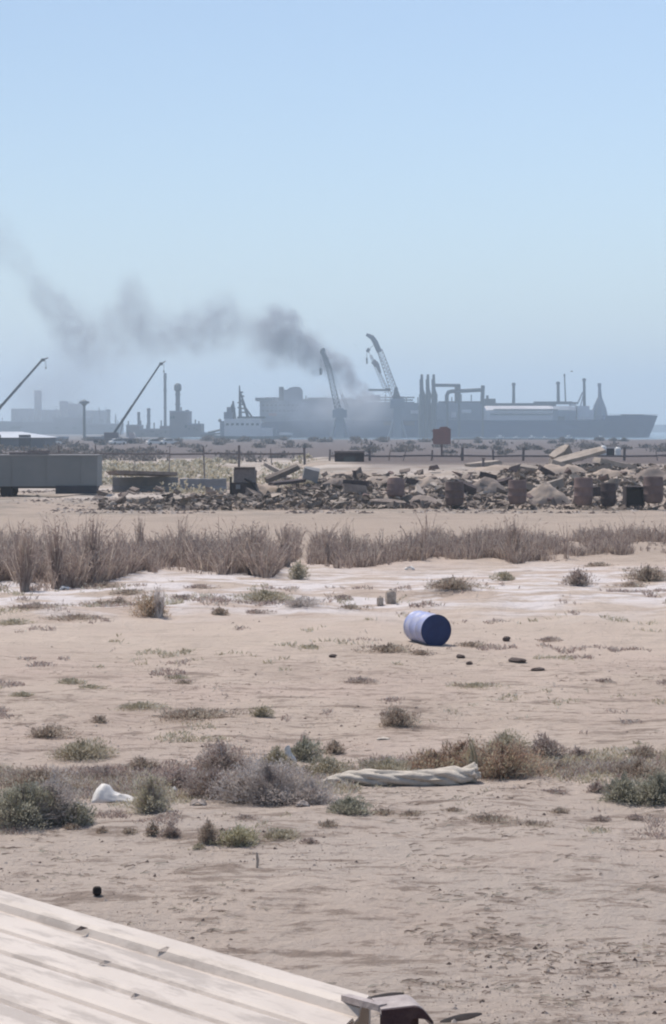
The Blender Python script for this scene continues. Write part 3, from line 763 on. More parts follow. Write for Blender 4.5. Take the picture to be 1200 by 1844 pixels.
def litter():
    """pebbles and broken twigs nobody could count"""
    rnd = random.Random(4); b = MB(); c = MB(); d = MB()
    n = 0
    while n < 7000:
        py = rnd.uniform(1120, 1850) if rnd.random() < .8 else rnd.uniform(1060, 1500); px = rnd.uniform(-80, 1280)
        Y = CAMH * F / (py - HZ); x = (px - CX) / F * Y
        if float(vn(x / 1.6, Y / 2.2, 7)) * .6 + float(vn(x / .5, Y / .8, 6)) * .4 < rnd.uniform(.38, .62): continue
        n += 1
        z = gh(x, Y); s = rnd.uniform(.004, .012) * (1 if rnd.random() < .93 else 2.2)
        t = rnd.uniform(0, 6.28); tgt = (b, c)[rnd.random() < .45]
        vs = [(x + s * math.cos(t + k * 1.57) * rnd.uniform(.7, 1.5), Y + s * math.sin(t + k * 1.57) * rnd.uniform(.7, 1.3), z - .003) for k in range(4)]
        vs.append((x + rnd.uniform(-.3, .3) * s, Y, z + s * rnd.uniform(.5, 1.0)))
        tgt.add(vs, [(0, 1, 4), (1, 2, 4), (2, 3, 4), (3, 0, 4)])
    n = 0
    while n < 2600:
        py = rnd.uniform(884, 925); px = rnd.uniform(-80, 1280); Y = CAMH * F / (py - HZ); x = (px - CX) / F * Y
        if float(vn(x / 3, Y / 5, 27)) < rnd.uniform(.3, .6): continue
        n += 1; z = gh(x, Y); s = rnd.uniform(.03, .13); tgt = (b, c)[rnd.random() < .6]; t = rnd.uniform(0, 6)
        vs = [(x + s * math.cos(t + k * 1.57) * rnd.uniform(.7, 2.2), Y + s * math.sin(t + k * 1.57) * rnd.uniform(.7, 1.6), z - .01) for k in range(4)] + [(x, Y, z + s * rnd.uniform(.4, .9))]
        tgt.add(vs, [(0, 1, 4), (1, 2, 4), (2, 3, 4), (3, 0, 4)])
    n = 0
    while n < 2200:
        py = rnd.uniform(1180, 1850); px = rnd.uniform(-80, 1280)
        Y = CAMH * F / (py - HZ); x = (px - CX) / F * Y
        if .5 * float(vn(x / 1.3, Y / 1.3, 17)) + .5 * float(vn(x / .5, Y / .3, 19)) < rnd.uniform(.5, .75): continue
        n += 1
        z = gh(x, Y); l = rnd.uniform(.03, .13); a = rnd.gauss(0, .7); r = rnd.uniform(.0025, .005)
        p = Vector((x, Y, z + r)); dx = Vector((math.cos(a), math.sin(a), 0)) * l; up = Vector((0, 0, r * 1.6)); sd = Vector((-math.sin(a), math.cos(a), 0)) * r
        mid = Vector((rnd.gauss(0, .15) * l, rnd.gauss(0, .15) * l, rnd.uniform(0, .012)))
        d.add([p - sd, p + sd, p + up, p + dx * .5 + mid - sd, p + dx * .5 + mid + sd, p + dx * .5 + mid + up, p + dx],
              [(0, 3, 5, 2), (2, 5, 4, 1), (3, 6, 5), (5, 6, 4)])
    for q, nm, mm, lab in ((b, 'pebbles', M['stone'], 'pale pebbles and grit scattered over the sand'), (c, 'pebbles', M['stone_dark'], 'dark pebbles scattered over the sand'), (d, 'twig_litter', P_MAT['brown'], 'broken dry twigs scattered over the sand')):
        me = bpy.data.meshes.new(nm); me.from_pydata(q.v, [], q.f); me.materials.append(mm)
        o = bpy.data.objects.new(nm, me); C.objects.link(o); tag(o, lab, 'ground litter', kind='stuff')
litter()

def cover():
    for nm, mk, sd, cnt, lab in (('ground_weeds', 'purple', 31, 26000, 'low dry mauve weeds covering the sand between the bushes'), ('ground_weeds', 'olive', 32, 15000, 'low olive brown weeds covering the sand between the bushes')):
        rnd = random.Random(sd); b = MB(); n = 0
        while n < cnt:
            px = rnd.uniform(-60, 1260); py = rnd.uniform(1050, 1520)
            band = math.exp(-((py - (1415 - 25 * (px > 650))) / 38) ** 2) * (1 if px < 640 else .75 if px < 1000 else .8)
            band = max(band, .42 * math.exp(-((py - 1290) / 30) ** 2) * (px < 520), .45 * math.exp(-((py - 1090) / 22) ** 2) * (px < 640), .3 * math.exp(-((py - 1170) / 12) ** 2) * (500 < px < 900), .30)
            Y = CAMH * F / (py - HZ); x = (px - CX) / F * Y
            v = .6 * float(vn(x / 1.1, Y / 1.5, sd)) + .4 * float(vn(x / .3, Y / .5, sd + 3))
            if v < 1 - band * rnd.uniform(.55, .85): continue
            n += 1; z = gh(x, Y) - .004; k = Y / F
            h = rnd.uniform(2, 11) * k * (.4 + band); a = rnd.uniform(0, 6.28)
            t = Vector((x + math.cos(a) * h * .8, Y + math.sin(a) * h * .8, z + h)); p = Vector((x, Y, z)); sdv = Vector((rnd.uniform(.5, 1), rnd.uniform(-.5, .5), 0)) * k * 1.1
            b.add([p - sdv, p + sdv, p.lerp(t, .6) + sdv * .9, t, p.lerp(t, .6) - sdv * .9], [(0, 1, 2, 4), (4, 2, 3)])
        me = bpy.data.meshes.new(nm); me.from_pydata(b.v, [], b.f); me.materials.append(P_MAT[mk]); o = bpy.data.objects.new(nm, me); C.objects.link(o); tag(o, lab, 'weeds', kind='stuff')
cover()

# ---------------------------------------------------------------- rubble bank
def chunk_mesh(seed, m):
    rnd = random.Random(seed); bm = bmesh.new()
    sx, sy, sz = rnd.uniform(.7, 1), rnd.uniform(.5, .9), rnd.uniform(.3, .75)
    for i in range(12):
        p = Vector((rnd.choice((-1, 1)) * rnd.uniform(.5, 1) * sx, rnd.choice((-1, 1)) * rnd.uniform(.5, 1) * sy, rnd.choice((-1, 1)) * rnd.uniform(.5, 1) * sz)) * .5
        bm.verts.new(p)
    r = bmesh.ops.convex_hull(bm, input=bm.verts)
    bmesh.ops.delete(bm, geom=[v for v in bm.verts if not v.link_faces], context='VERTS')
    me = bpy.data.meshes.new('concrete_chunk'); bm.to_mesh(me); bm.free(); me.materials.append(m); return me
CH = [chunk_mesh(s, M['concrete']) for s in range(10)]
CHD = [chunk_mesh(s + 50, M['rubble_dark']) for s in range(6)]
CHR = [chunk_mesh(s + 80, M['rust']) for s in range(4)]
def chunk(px, Y, size, me, label, group, dz=0, sink=.3):
    o = bpy.data.objects.new('concrete_chunk', me); C.objects.link(o)
    p = atY(px, Y); o.location = (p.x, p.y, p.z + size * (.35 - sink * .3) + dz); o.scale = (size * random.uniform(.8, 1.4), size, size * random.uniform(.6, 1.0))
    o.rotation_euler = (random.uniform(-.5, .5), random.uniform(-.5, .5), random.uniform(0, 6.28))
    tag(o, label, 'rubble', group)
rnd = random.Random(12)
GP = 'broken concrete chunks of the rubble bank'
LP = 'pale broken concrete chunk lying in the rubble bank'
LD = 'dark broken chunk in the rubble bank, partly standing in for shadow holes'
n = 0
while n < 150:                                              # pale heap px 250-700 near the foot, plus the right bank
    if n < 85: px = rnd.uniform(200, 720); Y = rnd.uniform(96.5, 103); s = rnd.uniform(.2, .62)
    else:
        px = rnd.uniform(640, 1230); Y = rnd.uniform(98, 112) if px < 930 else rnd.uniform(98, 127); s = rnd.uniform(.25, .8)
    n += 1; chunk(px, Y, s, rnd.choice(CH), LP, GP, dz=rnd.uniform(0, .25) if n < 85 else rnd.uniform(-.05, .15))
n = 0
while n < 140:  # dark debris, its tone also standing in for shadow holes under slabs
    n += 1; px = rnd.uniform(420, 1230) if n > 25 else rnd.uniform(180, 420); Y = rnd.uniform(98, 124); s = rnd.uniform(.2, .8) * (1.3 if rnd.random() < .15 else 1)
    chunk(px, Y, s, rnd.choice(CHD if rnd.random() < .7 else CHR), LD, 'dark broken chunks of the rubble bank', dz=rnd.uniform(-.05, .2))
def rubble_bits():
    for nm, mm, sd, cnt in (('rubble', M['bits'], 1, 4600), ('rubble', M['rubble_dark'], 2, 3800)):
        rnd = random.Random(sd); b = MB()
        for i in range(cnt):
            px = rnd.uniform(180, 1260)
            if px < 420 and rnd.random() < .5: continue
            if px > 680 and float(vn(px / 45, cnt, 3)) < .4 and rnd.random() < .5: continue
            Y = rnd.uniform(95.5, 104) if px < 420 else rnd.uniform(96, 114) if px < 600 else rnd.uniform(96.5, 118) if px < 900 else rnd.uniform(96.5, 130)
            p = atY(px, Y); s = rnd.uniform(.06, .27) * (1 if rnd.random() < .9 else 1.7)
            hump = .45 * math.exp(-((px - 480) / 190) ** 2) * math.exp(-((Y - 100) / 3) ** 2)
            vs = [p + Vector((rnd.uniform(-1, 1) * s, rnd.uniform(-1, 1) * s, rnd.uniform(-.5, 1) * s + hump)) for _ in range(5)]
            b.add(vs, [(0, 1, 2), (0, 2, 3), (0, 3, 4), (1, 2, 4), (1, 3, 4), (2, 3, 4)])
        me = bpy.data.meshes.new(nm); me.from_pydata(b.v, [], b.f); me.materials.append(mm); o = bpy.data.objects.new(nm, me); C.objects.link(o)
        tag(o, ('pale' if sd == 1 else 'dark') + ' crushed rubble spread over the bank', 'rubble', kind='stuff')
rubble_bits()
# large slabs, each its own
def mound(px, pyb, wpx, hpx, Y, m, label):
    k = Y / F; w_ = wpx * k; h = hpx * k; n = 26; vs = []; p0 = atY(px, Y); p0.z = min(p0.z, P(px, pyb, Y).z)
    for j in range(n):
        for i in range(n):
            a, c = (i / (n - 1) - .5) * 2, (j / (n - 1) - .5) * 2
            e = max(0, 1 - a * a) * max(0, 1 - c * c); nz = float(vn(a * 2.2 + px, c * 2 + Y, 3)) * .7 + float(vn(a * 7 + px, c * 6, 5)) * .35
            vs.append((a * w_ / 2, c * w_ * .35, h * .68 * (e ** .6) * (.5 + nz) - .25 * (1 - e)))
    b = MB(); b.add(vs, [(j * n + i, j * n + i + 1, (j + 1) * n + i + 1, (j + 1) * n + i) for j in range(n - 1) for i in range(n - 1)])
    o = b.build('dirt_mound', M[m], None, p0, smooth=True); tag(o, label, 'mound')
for a in [(478,885,110,34,109,'soil','pale pinkish soil mound just right of the machine wreck'),(545,880,100,26,112,'soil','pale soil mound behind the squat grey block'),(610,885,90,30,109,'soil_dark','dark soil mound behind the pale rubble heap in the middle'),
          (690,880,110,30,111,'soil','pale soil mound behind the squat leaning barrel'),(770,885,90,32,108,'soil','pale soil mound left of the barrel that stands alone'),(875,885,80,30,106,'soil_dark','dark soil mound between the two middle barrels'),
          (760,905,100,18,101,'soil_dark','low dark mound at the foot of the bank left of the middle barrel'),(985,900,90,40,101,'soil','tall pale soil mound between the second barrel and the tall barrel'),(1010,855,120,26,121,'soil','pale mound under the tilted crest slabs'),
          (1110,865,120,30,118,'soil','pale soil mound above the dark open box'),(1180,870,100,30,116,'soil_dark','dark soil mound at the right edge of the bank'),(340,905,150,18,100,'soil_dark','low dark mound below the two concrete barriers'),
          (230,915,140,12,98,'soil','low pale mound at the foot of the trailer end'),(900,850,150,16,126,'soil','low pale mound on the crest of the bank'),(395,870,90,26,128,'soil','pale soil heap behind the right concrete barrier'),(330,862,110,22,135,'soil','pale soil heap behind the fence at the left')]:
    mound(*a)
def slab(px, py, Y, wpx, hpx, tilt, label, m='concrete', name='concrete_slab'):
    k = Y / F; p = P(px, py, Y); b = MB(); w_, h_ = wpx * k, max(.12, hpx * k)
    rnd = random.Random(px)
    pts = [(-.5, -.5), (.1, -.55), (.5, -.4), (.52, .3), (.2, .5), (-.3, .45), (-.55, .2)]
    n = len(pts); vs = []
    for z in (-.5, .5):
        for x, y in pts: vs.append((x * w_ * rnd.uniform(.9, 1.1), y * w_ * .7, z * h_ * rnd.uniform(.75, 1.15)))
    b.add(vs, [tuple(range(n - 1, -1, -1)), tuple(range(n, 2 * n))] + [(i, (i + 1) % n, n + (i + 1) % n, n + i) for i in range(n)])
    o = b.build(name, M[m], None, p); o.rotation_euler = (rnd.uniform(-.15, .25), tilt, rnd.uniform(-.3, .3)); tag(o, label, 'slab')
for a in [(1040,822,128,90,7,-.25,'long pale tilted slab on the bank crest below the white tanks'),(1020,842,124,60,12,.3,'pale broken slab under the long tilted slab'),
          (1012,818,130,34,20,-.6,'upright pale slab on the bank crest left of the white tanks'),(960,845,122,60,10,.15,'wide pale slab in the right bank left of the tilted slabs'),
          (1075,848,121,56,12,-.3,'pale slab leaning right beneath the long tilted slab'),(495,845,118,40,7,.5,'bent pale slab left of the dirt bank'),(510,852,116,60,9,-.4,'dark slab edge sloping beside the bent pale slab','rubble_dark'),
          (640,880,103,40,14,.1,'dark flat slab in the middle of the pale heap','rubble_dark'),(700,905,98,60,8,.05,'low mauve slab at the foot of the bank','rubble_dark'),(870,835,130,60,7,-.1,'pale slab lying on the crest of the bank right of the post'),
          (1110,835,124,70,9,.2,'pale slab on the crest at the far right'),(560,855,110,26,24,.2,'squat grey block on the bank right of the bent slab','concrete_grey'),(1000,875,108,30,20,-.2,'pale squarish block between the rusted barrels')]:
    slab(*a)
bank_debris = None
# rusted barrels on the face of the bank
def barrel(px, py, wpx, hpx, Y, label, m='rust', tilt=0, first=[None]):
    k = Y / F; w_, h_ = wpx * k, hpx * k; p = P(px, py, Y)
    root = empty('rusted_barrel', (p.x, p.y, p.z)); root.rotation_euler = (0, tilt, random.uniform(0, 3))
    tag(root, label, 'barrel', 'rusted barrels in the rubble bank'); r = w_ / 2
    b = MB(); b.lathe([(r * .62, 0), (r * .86, h_ * .06), (r * .98, h_ * .2), (r, h_ * .33), (r * 1.03, h_ * .345), (r, h_ * .36), (r, h_ * .64), (r * 1.03, h_ * .655), (r, h_ * .67), (r * .97, h_ * .92), (r * .93, h_ * .99), (r * .85, h_), (r * .83, h_ * .95)], (0, 0, 0), 22)
    b.build('shell', M[m], root, smooth=True)
    MB().lathe([(r * .02, h_ * .935), (r * .84, h_ * .935), (r * .84, h_ * .955), (r * .02, h_ * .955)], (0, 0, 0), 20).build('lid', M['rust_dark'], root)
for a in [(819,911,34,44,96.8,'rusted barrel standing alone near the middle of the bank'),(932,908,34,44,97,'rusted barrel with a dark hollow on its right, second from the bank middle'),
          (1051,910,34,50,96.5,'tall rusted barrel left of the dark open box, beside a dark one'),(1096,912,28,42,96.3,'darker rusted barrel directly left of the dark open box','rust_dark'),
          (1177,906,36,48,97,'rusted barrel directly right of the dark open box'),(712,896,32,34,99.5,'squat rusted barrel leaning in the bank left of the others','rust',.25)]:
    barrel(*a)
def openbox():
    Y = 97; k = Y / F; p = P(1145, 911, Y); w_, h_, d_ = 34 * k, 34 * k, .9
    root = empty('open_box', p, .05); tag(root, 'dark open steel box between rusted barrels at the right of the bank', 'box')
    b = MB(); t = .04
    b.box((0, d_ / 2, t / 2), (w_, d_, t)); b.box((0, d_ / 2, h_), (w_, d_, t)); b.box((0, d_, h_ / 2), (w_ - .01, t, h_ - t - .01))
    for s in (-1, 1): b.box((s * (w_ / 2 - t / 2), d_ / 2 - .01, h_ / 2), (t, d_ - .04, h_ - t - .006))
    b.build('shell', M['rust_dark'], root)
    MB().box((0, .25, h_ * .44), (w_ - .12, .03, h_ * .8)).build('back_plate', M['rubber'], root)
openbox()
# dark scrap pieces on the bank; the last stands in for a shaded cavity
for (px, py, Y, w_, h_, t, lab) in [(838,877,104,42,16,.4,'dark sheet metal scrap leaning right of the middle barrel'),(905,868,108,34,9,-.3,'rusty bent sheet in the bank between two barrels'),(880,858,110,30,10,.2,'dark scrap plate above the gap between barrels'),
        (642,872,106,44,12,0,'dark flat metal scrap behind the pale heap'),(750,870,108,36,9,.2,'brown sheet scrap on the bank left of the middle barrel'),(520,868,108,60,6,-.1,'rusty red strip of metal at the left of the bank'),
        (985,850,116,30,10,.5,'dark broken plate on the bank beneath the crest slabs'),(1075,885,99,22,16,0,'dark plate standing in for the shaded cavity between two barrels at the right')]:
    slab(px, py, Y, w_, h_, t, lab, 'rust_dark', 'metal_scrap')

# ---------------------------------------------------------------- trailer, barriers, wreck
def trailer():
    Y = 113; k = Y / F
    x0 = P(-260, 800, Y).x; x1 = P(175, 800, Y).x; zt = P(0, 821, Y).z; zb = P(0, 876, Y).z
    root = empty('box_trailer', ((x0 + x1) / 2, Y, 0)); cx = (x0 + x1) / 2; W = x1 - x0
    tag(root, 'long grey box trailer parked at the left edge in front of the fence', 'trailer')
    b = MB(); b.box((0, 1.2, (zt + zb) / 2), (W, 2.4, zt - zb))
    b.build('body', M['trailer'], root)
    for i in range(7): MB().box((-W / 2 + (i + .5) * W / 7, -.012, (zt + zb) / 2), (.06, .03, zt - zb - .1)).build('panel_seam', M['trailer'], root)
    MB().box((0, 1.2, zt + .03), (W + .06, 2.46, .06)).build('roof', M['concrete_grey'], root)
    b = MB(); b.box((W / 2 - (175 - 137) * k, .4, P(0, 882, Y).z), (74 * k, 1.0, .46)); b.build('tool_box', M['trailer_dark'], root)
    b = MB(); b.box((0, .5, zb - .06), (W - .2, .12, .12)); b.box((0, 1.9, zb - .06), (W - .2, .12, .12)); b.build('chassis', M['trailer_dark'], root)
    for xx in (-W / 2 + 1.2, -W / 2 + 2.4, W * .12):
        for yy in (.25, 2.15):
            MB().lathe([(.12, -.1), (.36, -.1), (.38, -.06), (.38, .06), (.36, .1), (.12, .1)], (xx, yy, .36), 18, Matrix.Rotation(R(90), 3, 'X')).build('wheel', M['rubber'], root, smooth=True)
    # timber load on the roof
    b = MB(); a = P(15, 816, Y).x - cx; c = P(85, 816, Y).x - cx
    b.box(((a + c) / 2, .6, zt + .14), (c - a, .5, .14)); b.box(((a + c) / 2 + .5, 1.0, zt + .25), ((c - a) * .6, .3, .09), .03)
    o = b.build('timber_stack', M['fence'], None, (cx, Y, 0)); tag(o, 'dark low stack of boards on the trailer roof', 'boards')
trailer()
def barrier(px0, px1, pyt, pyb, Y, m, label, cap=False):
    k = Y / F; a = P(px0, pyb, Y); c = P(px1, pyt, Y); h = c.z - a.z; w_ = c.x - a.x
    root = empty('concrete_barrier', ((a.x + c.x) / 2, Y, a.z)); tag(root, label, 'barrier')
    n = 10; prof = [(-.30, 0), (-.30, h * .2), (-.17, h * .42), (-.10, h * .97), (-.08, h), (.08, h), (.10, h * .97), (.17, h * .42), (.30, h * .2), (.30, 0)]
    vs = []; rnd = random.Random(px0)
    for i in range(9):
        x = -w_ / 2 + w_ * i / 8
        for (y, z) in prof: vs.append((x, y, z * (1 - (.07 * rnd.random() if z > h * .9 else 0))))
    fs = [(i * n + j, i * n + j + 1, (i + 1) * n + j + 1, (i + 1) * n + j) for i in range(8) for j in range(n - 1)] + [tuple(range(n)), tuple(range(8 * n, 9 * n))]
    MB().add(vs, fs).build('block', M[m], root)
    for s in (-1, 1): MB().tube([(s * w_ * .3, 0, h - .02), (s * w_ * .3, 0, h + .08), (s * w_ * .3 + .12, 0, h + .08), (s * w_ * .3 + .12, 0, h - .02)], .018, 6).build('lifting_loop', M['rust_dark'], root)
barrier(203, 321, 858, 887, 122, 'concrete_grey', 'dark grey concrete barrier right of the trailer, the left of two')
barrier(324, 408, 861, 885, 124, 'concrete_grey', 'lighter grey concrete barrier adjoining the first, the right of two')
slab(255, 853, 121, 110, 6, .03, 'dark broken board lying along the top of the left barrier', 'rubble_dark', 'broken_board')
def wreck():
    Y = 108; k = Y / F; p = P(436, 895, Y); root = empty('machine_wreck', p)
    tag(root, 'dark rusted machine housing with a post standing left of the rubble heap', 'machine wreck')
    z = lambda py: P(0, py, Y).z - p.z; x = lambda px: P(px, 0, Y).x - p.x
    def bx(a, c, t, bt, d, nm, m, y=0):
        MB().box(((x(a) + x(c)) / 2, y, (z(t) + z(bt)) / 2), (x(c) - x(a), d, z(t) - z(bt))).build(nm, M[m], root)
    bx(420, 459, 845, 868, 1.0, 'upper_housing', 'fence'); bx(416, 460, 869, 896, 1.3, 'lower_housing', 'rust_dark', .1)
    bx(413, 417, 858, 897, .12, 'side_post', 'rubber', -.6); bx(424, 432, 872, 880, .06, 'hatch', 'concrete_grey', -.58)
    bx(421, 458, 841, 845, 1.1, 'cover', 'rubble_dark')
    b = MB(); b.tube([(x(440), -.5, z(862)), (x(452), -.7, z(868)), (x(462), -.5, z(884))], .05, 6); b.build('hose', M['rubber'], root)
wreck()

def far_scrub():
    for nm, sd, cnt, lab, Y0, Y1, mk in (('scrub', 61, 150, 'dark low scrub of the port land behind the fence', 230, 690, 'far'), ('scrub', 62, 130, 'low dry scrub on the soil around the fence and barriers', 104, 230, 'olive')):
        rnd = random.Random(sd); b = MB(); n = 0
        while n < cnt:
            Y = Y0 * (Y1 / Y0) ** rnd.random(); px = rnd.uniform(-80, 1280); x = (px - CX) / F * Y
            if float(vn(x / 9, Y / 25, sd)) < rnd.uniform(.4, .65): continue
            if px > 560 and Y < 230: continue
            n += 1; w_ = rnd.uniform(.5, 2.2) * (1 if Y < 230 else 1.7); h = w_ * rnd.uniform(.2, .42); z = gh(x, Y); k = Y / 2000
            for q in range(70):
                a = rnd.uniform(0, 6.28); e = rnd.uniform(0, 1.57); r = rnd.random() ** .4
                p = Vector((x + math.cos(a) * math.cos(e) * w_ * r, Y + math.sin(a) * math.cos(e) * w_ * .6 * r, z + math.sin(e) * h * r))
                d = Vector((rnd.gauss(0, 1), rnd.gauss(0, 1), rnd.gauss(.3, 1))).normalized(); sv = d.orthogonal().normalized() * k * 1.2; d = d * k * 3.5
                b.add([p, p + d * .5 + sv, p + d, p + d * .5 - sv], [(0, 1, 2, 3)])
        me = bpy.data.meshes.new(nm); me.from_pydata(b.v, [], b.f); me.materials.append(P_MAT[mk]); o = bpy.data.objects.new(nm, me); C.objects.link(o); tag(o, lab, 'scrub', kind='stuff')
far_scrub()

# ---------------------------------------------------------------- fence
def fence():
    Y = 150; post = None
    def rail_run(pxs, top, label, rails):
        root = empty('timber_fence', (0, Y, 0)); tag(root, label, 'fence')
        for i, (px, lean) in enumerate(pxs):
            x = P(px, 0, Y).x; zb = gh(x, Y) - .1; zt = P(px, top + random.uniform(-2, 5), Y).z; hh = zt - zb
            MB().add(*_bar(Vector((x + random.uniform(-.05, .05), 0, zb)), Vector((x + lean + random.uniform(-.12, .12), .05, zt)), .20, .20)).build('post', M['fence'], root)
        xs = [P(p_[0], 0, Y).x for p_ in pxs]
        for py in rails:
            b = MB()
            for a, c in zip(xs[:-1], xs[1:]):
                za = P(0, py + random.uniform(-1, 1), Y).z; zc = P(0, py + random.uniform(-1, 1), Y).z
                b.add(*_bar(Vector((a, -.15, za)), Vector((c, -.15, zc)), .07, .13))
            b.build('rail', M['fence'], root)
    rail_run([(-95, 0), (-30, 0), (37, 0), (103, .02), (170, 0), (236, .12), (302, 0), (366, 0), (428, 0), (490, -.05), (548, 0)], 806, 'weathered timber post fence running across the left behind the barriers', [817.5])
    rail_run([(594, 0), (667, 0), (700, .1), (727, .35), (779, 0), (835, -.1), (892, 0), (945, .1), (998, 0), (1052, .1), (1130, 0), (1190, 0), (1250, 0)], 808, 'broken timber post fence running across the right behind the dirt bank', [821])
fence()
# dark things at the fence
def plain_post(px, pyt, pyb, Y, w_, label, m='fence', name='steel_post'):
    p = P(px, pyb, Y); z = P(px, pyt, Y).z - p.z; b = MB()
    b.cyl((0, 0, -.4), (.03, 0, z), w_, w_ * .8, 8); b.box((.03, 0, z), (w_ * 2.4, w_ * 2.4, .05)); o = b.build(name, M[m], None, p); tag(o, label, 'post')
plain_post(870, 825, 850, 128, .10, 'thin dark post standing on the bank crest right of the orange board')
plain_post(638, 848, 885, 112, .12, 'dark rusty post standing in the rubble heap', 'rust_dark')
plain_post(460, 848, 880, 118, .07, 'thin dark pole beside the machine wreck', 'rust_dark')
def hut(px0, px1, pyt, pyb, Y, d, wall, roof, label, name='hut', flat=False, doors=1):
    a = P(px0, pyb, Y); c = P(px1, pyt, Y); w_ = c.x - a.x; h = c.z - a.z
    root = empty(name, ((a.x + c.x) / 2, Y, a.z)); tag(root, label, name.replace('_', ' '))
    rh = h * (.12 if flat else .25)
    MB().box((0, d / 2, (h - rh) / 2), (w_, d, h - rh)).build('wall', M[wall], root)
    if flat: MB().box((0, d / 2, h - rh / 2), (w_ * 1.04, d * 1.04, rh)).build('roof', M[roof], root)
    else: MB().prism([(-w_ * .53, h - rh), (w_ * .53, h - rh), (w_ * .47, h - rh * .6), (w_ * .2, h), (-w_ * .2, h), (-w_ * .47, h - rh * .6)], -.15, d + .15).build('roof', M[roof], root)
    for i in range(doors):
        MB().box((-w_ * .5 + w_ * (i + .5) / doors, -.02, (h - rh) * .35), (w_ * .4 / doors, .06, (h - rh) * .68)).build('door', M['glass'], root)
    return root
hut(603, 656, 812, 838, 145, 1.6, 'rust_dark', 'fence', 'dark low timber hut at the fence in the middle', 'low_hut', True)

# orange board
def sign():
    Y = 235; p = P(796, 832, Y); root = empty('signboard', (p.x, p.y, gh(p.x, Y))); tag(root, 'orange red board, its colour dulled for haze, on a post before the ship', 'signboard')
    z = lambda py: P(0, py, Y).z - root.location.z; k = Y / F
    b = MB(); hw, hh = 16 * k, 16 * k; zc = z(784)
    pts = [(-hw, zc - hh * .8), (-hw * .9, zc - hh), (hw, zc - hh), (hw, zc + hh * .7), (hw * .5, zc + hh), (-hw * .2, zc + hh * .95), (-hw * .3, zc + hh * .75), (-hw, zc + hh * .7)]
    b.prism(pts, -.06, .06); b.build('board', M['orange'], root)
    b = MB(); b.box((0, .14, zc / 2 + hh * .3), (.22, .16, zc + hh * .6)); b.build('post', M['rust'], root)
    b = MB(); b.box((-hw * .2, .16, zc - hh * .5), (hw * 1.9, .08, .12)); b.box((-hw * .2, .16, zc + hh * .5), (hw * 1.9, .08, .12)); b.build('batten', M['rust'], root)
sign()
# white tanks at the right
for (px, lab) in ((1087, 'white plastic tank on the bank crest, the left of a pair'), (1113, 'white plastic tank on the bank crest, the right of a pair')):
    Y = 175; p = P(px, 825, Y); k = Y / F; r = 5.5 * k; h = 24 * k if px < 1100 else 21 * k
    root = empty('water_tank', p); tag(root, lab, 'water tank')
    b = MB(); b.lathe([(r * .95, 0), (r, .05), (r, h * .3), (r * 1.04, h * .33), (r, h * .36), (r, h * .62), (r * 1.04, h * .65), (r, h * .68), (r * .95, h * .85), (r * .4, h * .95), (r * .3, h)], (0, 0, 0), 16); b.build('body', M['white'], root, smooth=True)
    MB().cyl((0, 0, h), (0, 0, h + .06), r * .35, n=12).build('lid', M['trailer_dark'], root)
hut(1093, 1107, 805, 826, 178, .6, 'trailer_dark', 'white_dirty', 'dark cabinet standing between the two white tanks', 'cabinet', True)

# ---------------------------------------------------------------- port land: shed, cars, cranes
def shed():
    Y = 400; x0 = P(-160, 0, Y).x; x1 = P(76, 0, Y).x; z0 = gh(x1, Y); ze = P(0, 788, Y).z; zr = P(0, 780, Y).z
    root = empty('storage_shed', ((x0 + x1) / 2, Y, z0)); tag(root, 'long dark storage shed with a pale roof at the left edge behind the trailer', 'shed'); w_ = x1 - x0
    MB().box((0, 8, (ze - z0) / 2), (w_, 16, ze - z0)).build('wall', M['shed'], root)
    b = MB(); vs = [(-w_ / 2 - .5, -.5, ze - z0), (w_ / 2 + .5, -.5, ze - z0), (w_ / 2 + .5, 16.5, ze - z0), (-w_ / 2 - .5, 16.5, ze - z0), (-w_ / 2 - .5, 8, zr - z0 + .3), (w_ / 2 - 6, 8, zr - z0 + .3)]
    b.add(vs, [(0, 1, 5, 4), (2, 3, 4, 5), (1, 2, 5), (0, 4, 3), (0, 3, 2, 1)]); b.build('roof', M['roof_pale'], root)
    for i in range(4): MB().box((-w_ / 2 + 4 + i * (w_ - 8) / 3, -.05, 1.4), (2.4, .12, 2.6)).build('door', M['trailer_dark'], root)
shed()
def make_car():
    root = empty('parked_car'); L_, W_ = 4.4, 1.75
    body = [(-2.2, .35), (-2.2, .85), (-1.9, .98), (-1.55, 1.0), (1.0, .98), (1.9, .86), (2.2, .7), (2.2, .35)]
    MB().prism(body, -W_ / 2, W_ / 2).build('body', M['white'], root)
    cab = [(-1.75, .99), (-1.2, 1.42), (.35, 1.44), (1.05, .99)]
    MB().prism(cab, -W_ / 2 + .12, W_ / 2 - .12).build('cabin_glass', M['glass'], root)
    MB().prism([(-1.25, 1.40), (-1.15, 1.47), (.3, 1.49), (.42, 1.42)], -W_ / 2 + .1, W_ / 2 - .1).build('roof', M['white'], root)
    for x in (-1.35, 1.35):
        for s in (-1, 1): MB().lathe([(.16, -.1), (.31, -.1), (.33, -.05), (.33, .05), (.31, .1), (.16, .1)], (x, s * (W_ / 2 - .08), .33), 14, Matrix.Rotation(R(90), 3, 'X')).build('wheel', M['rubber'], root)
    return root
car = make_car()
for i, (px, lab, rz) in enumerate([(95, 'white parked car in the port, leftmost, right of the pale roofed shed', .5), (212, 'white parked car beside the foot of the second crane boom', .7),
                                (280, 'white parked car before the thin tall stack', .3), (305, 'white parked car at the far right of the four, before the flare tower block', .5)]):
    o = car if i == 0 else copy_tree(car)
    o.location = atY(px, 478 + 8 * (i % 2)); o.rotation_euler = (0, 0, rz); o.scale = (.95, .95, 1.0)
    tag(o, lab, 'car', 'white cars parked in the port')
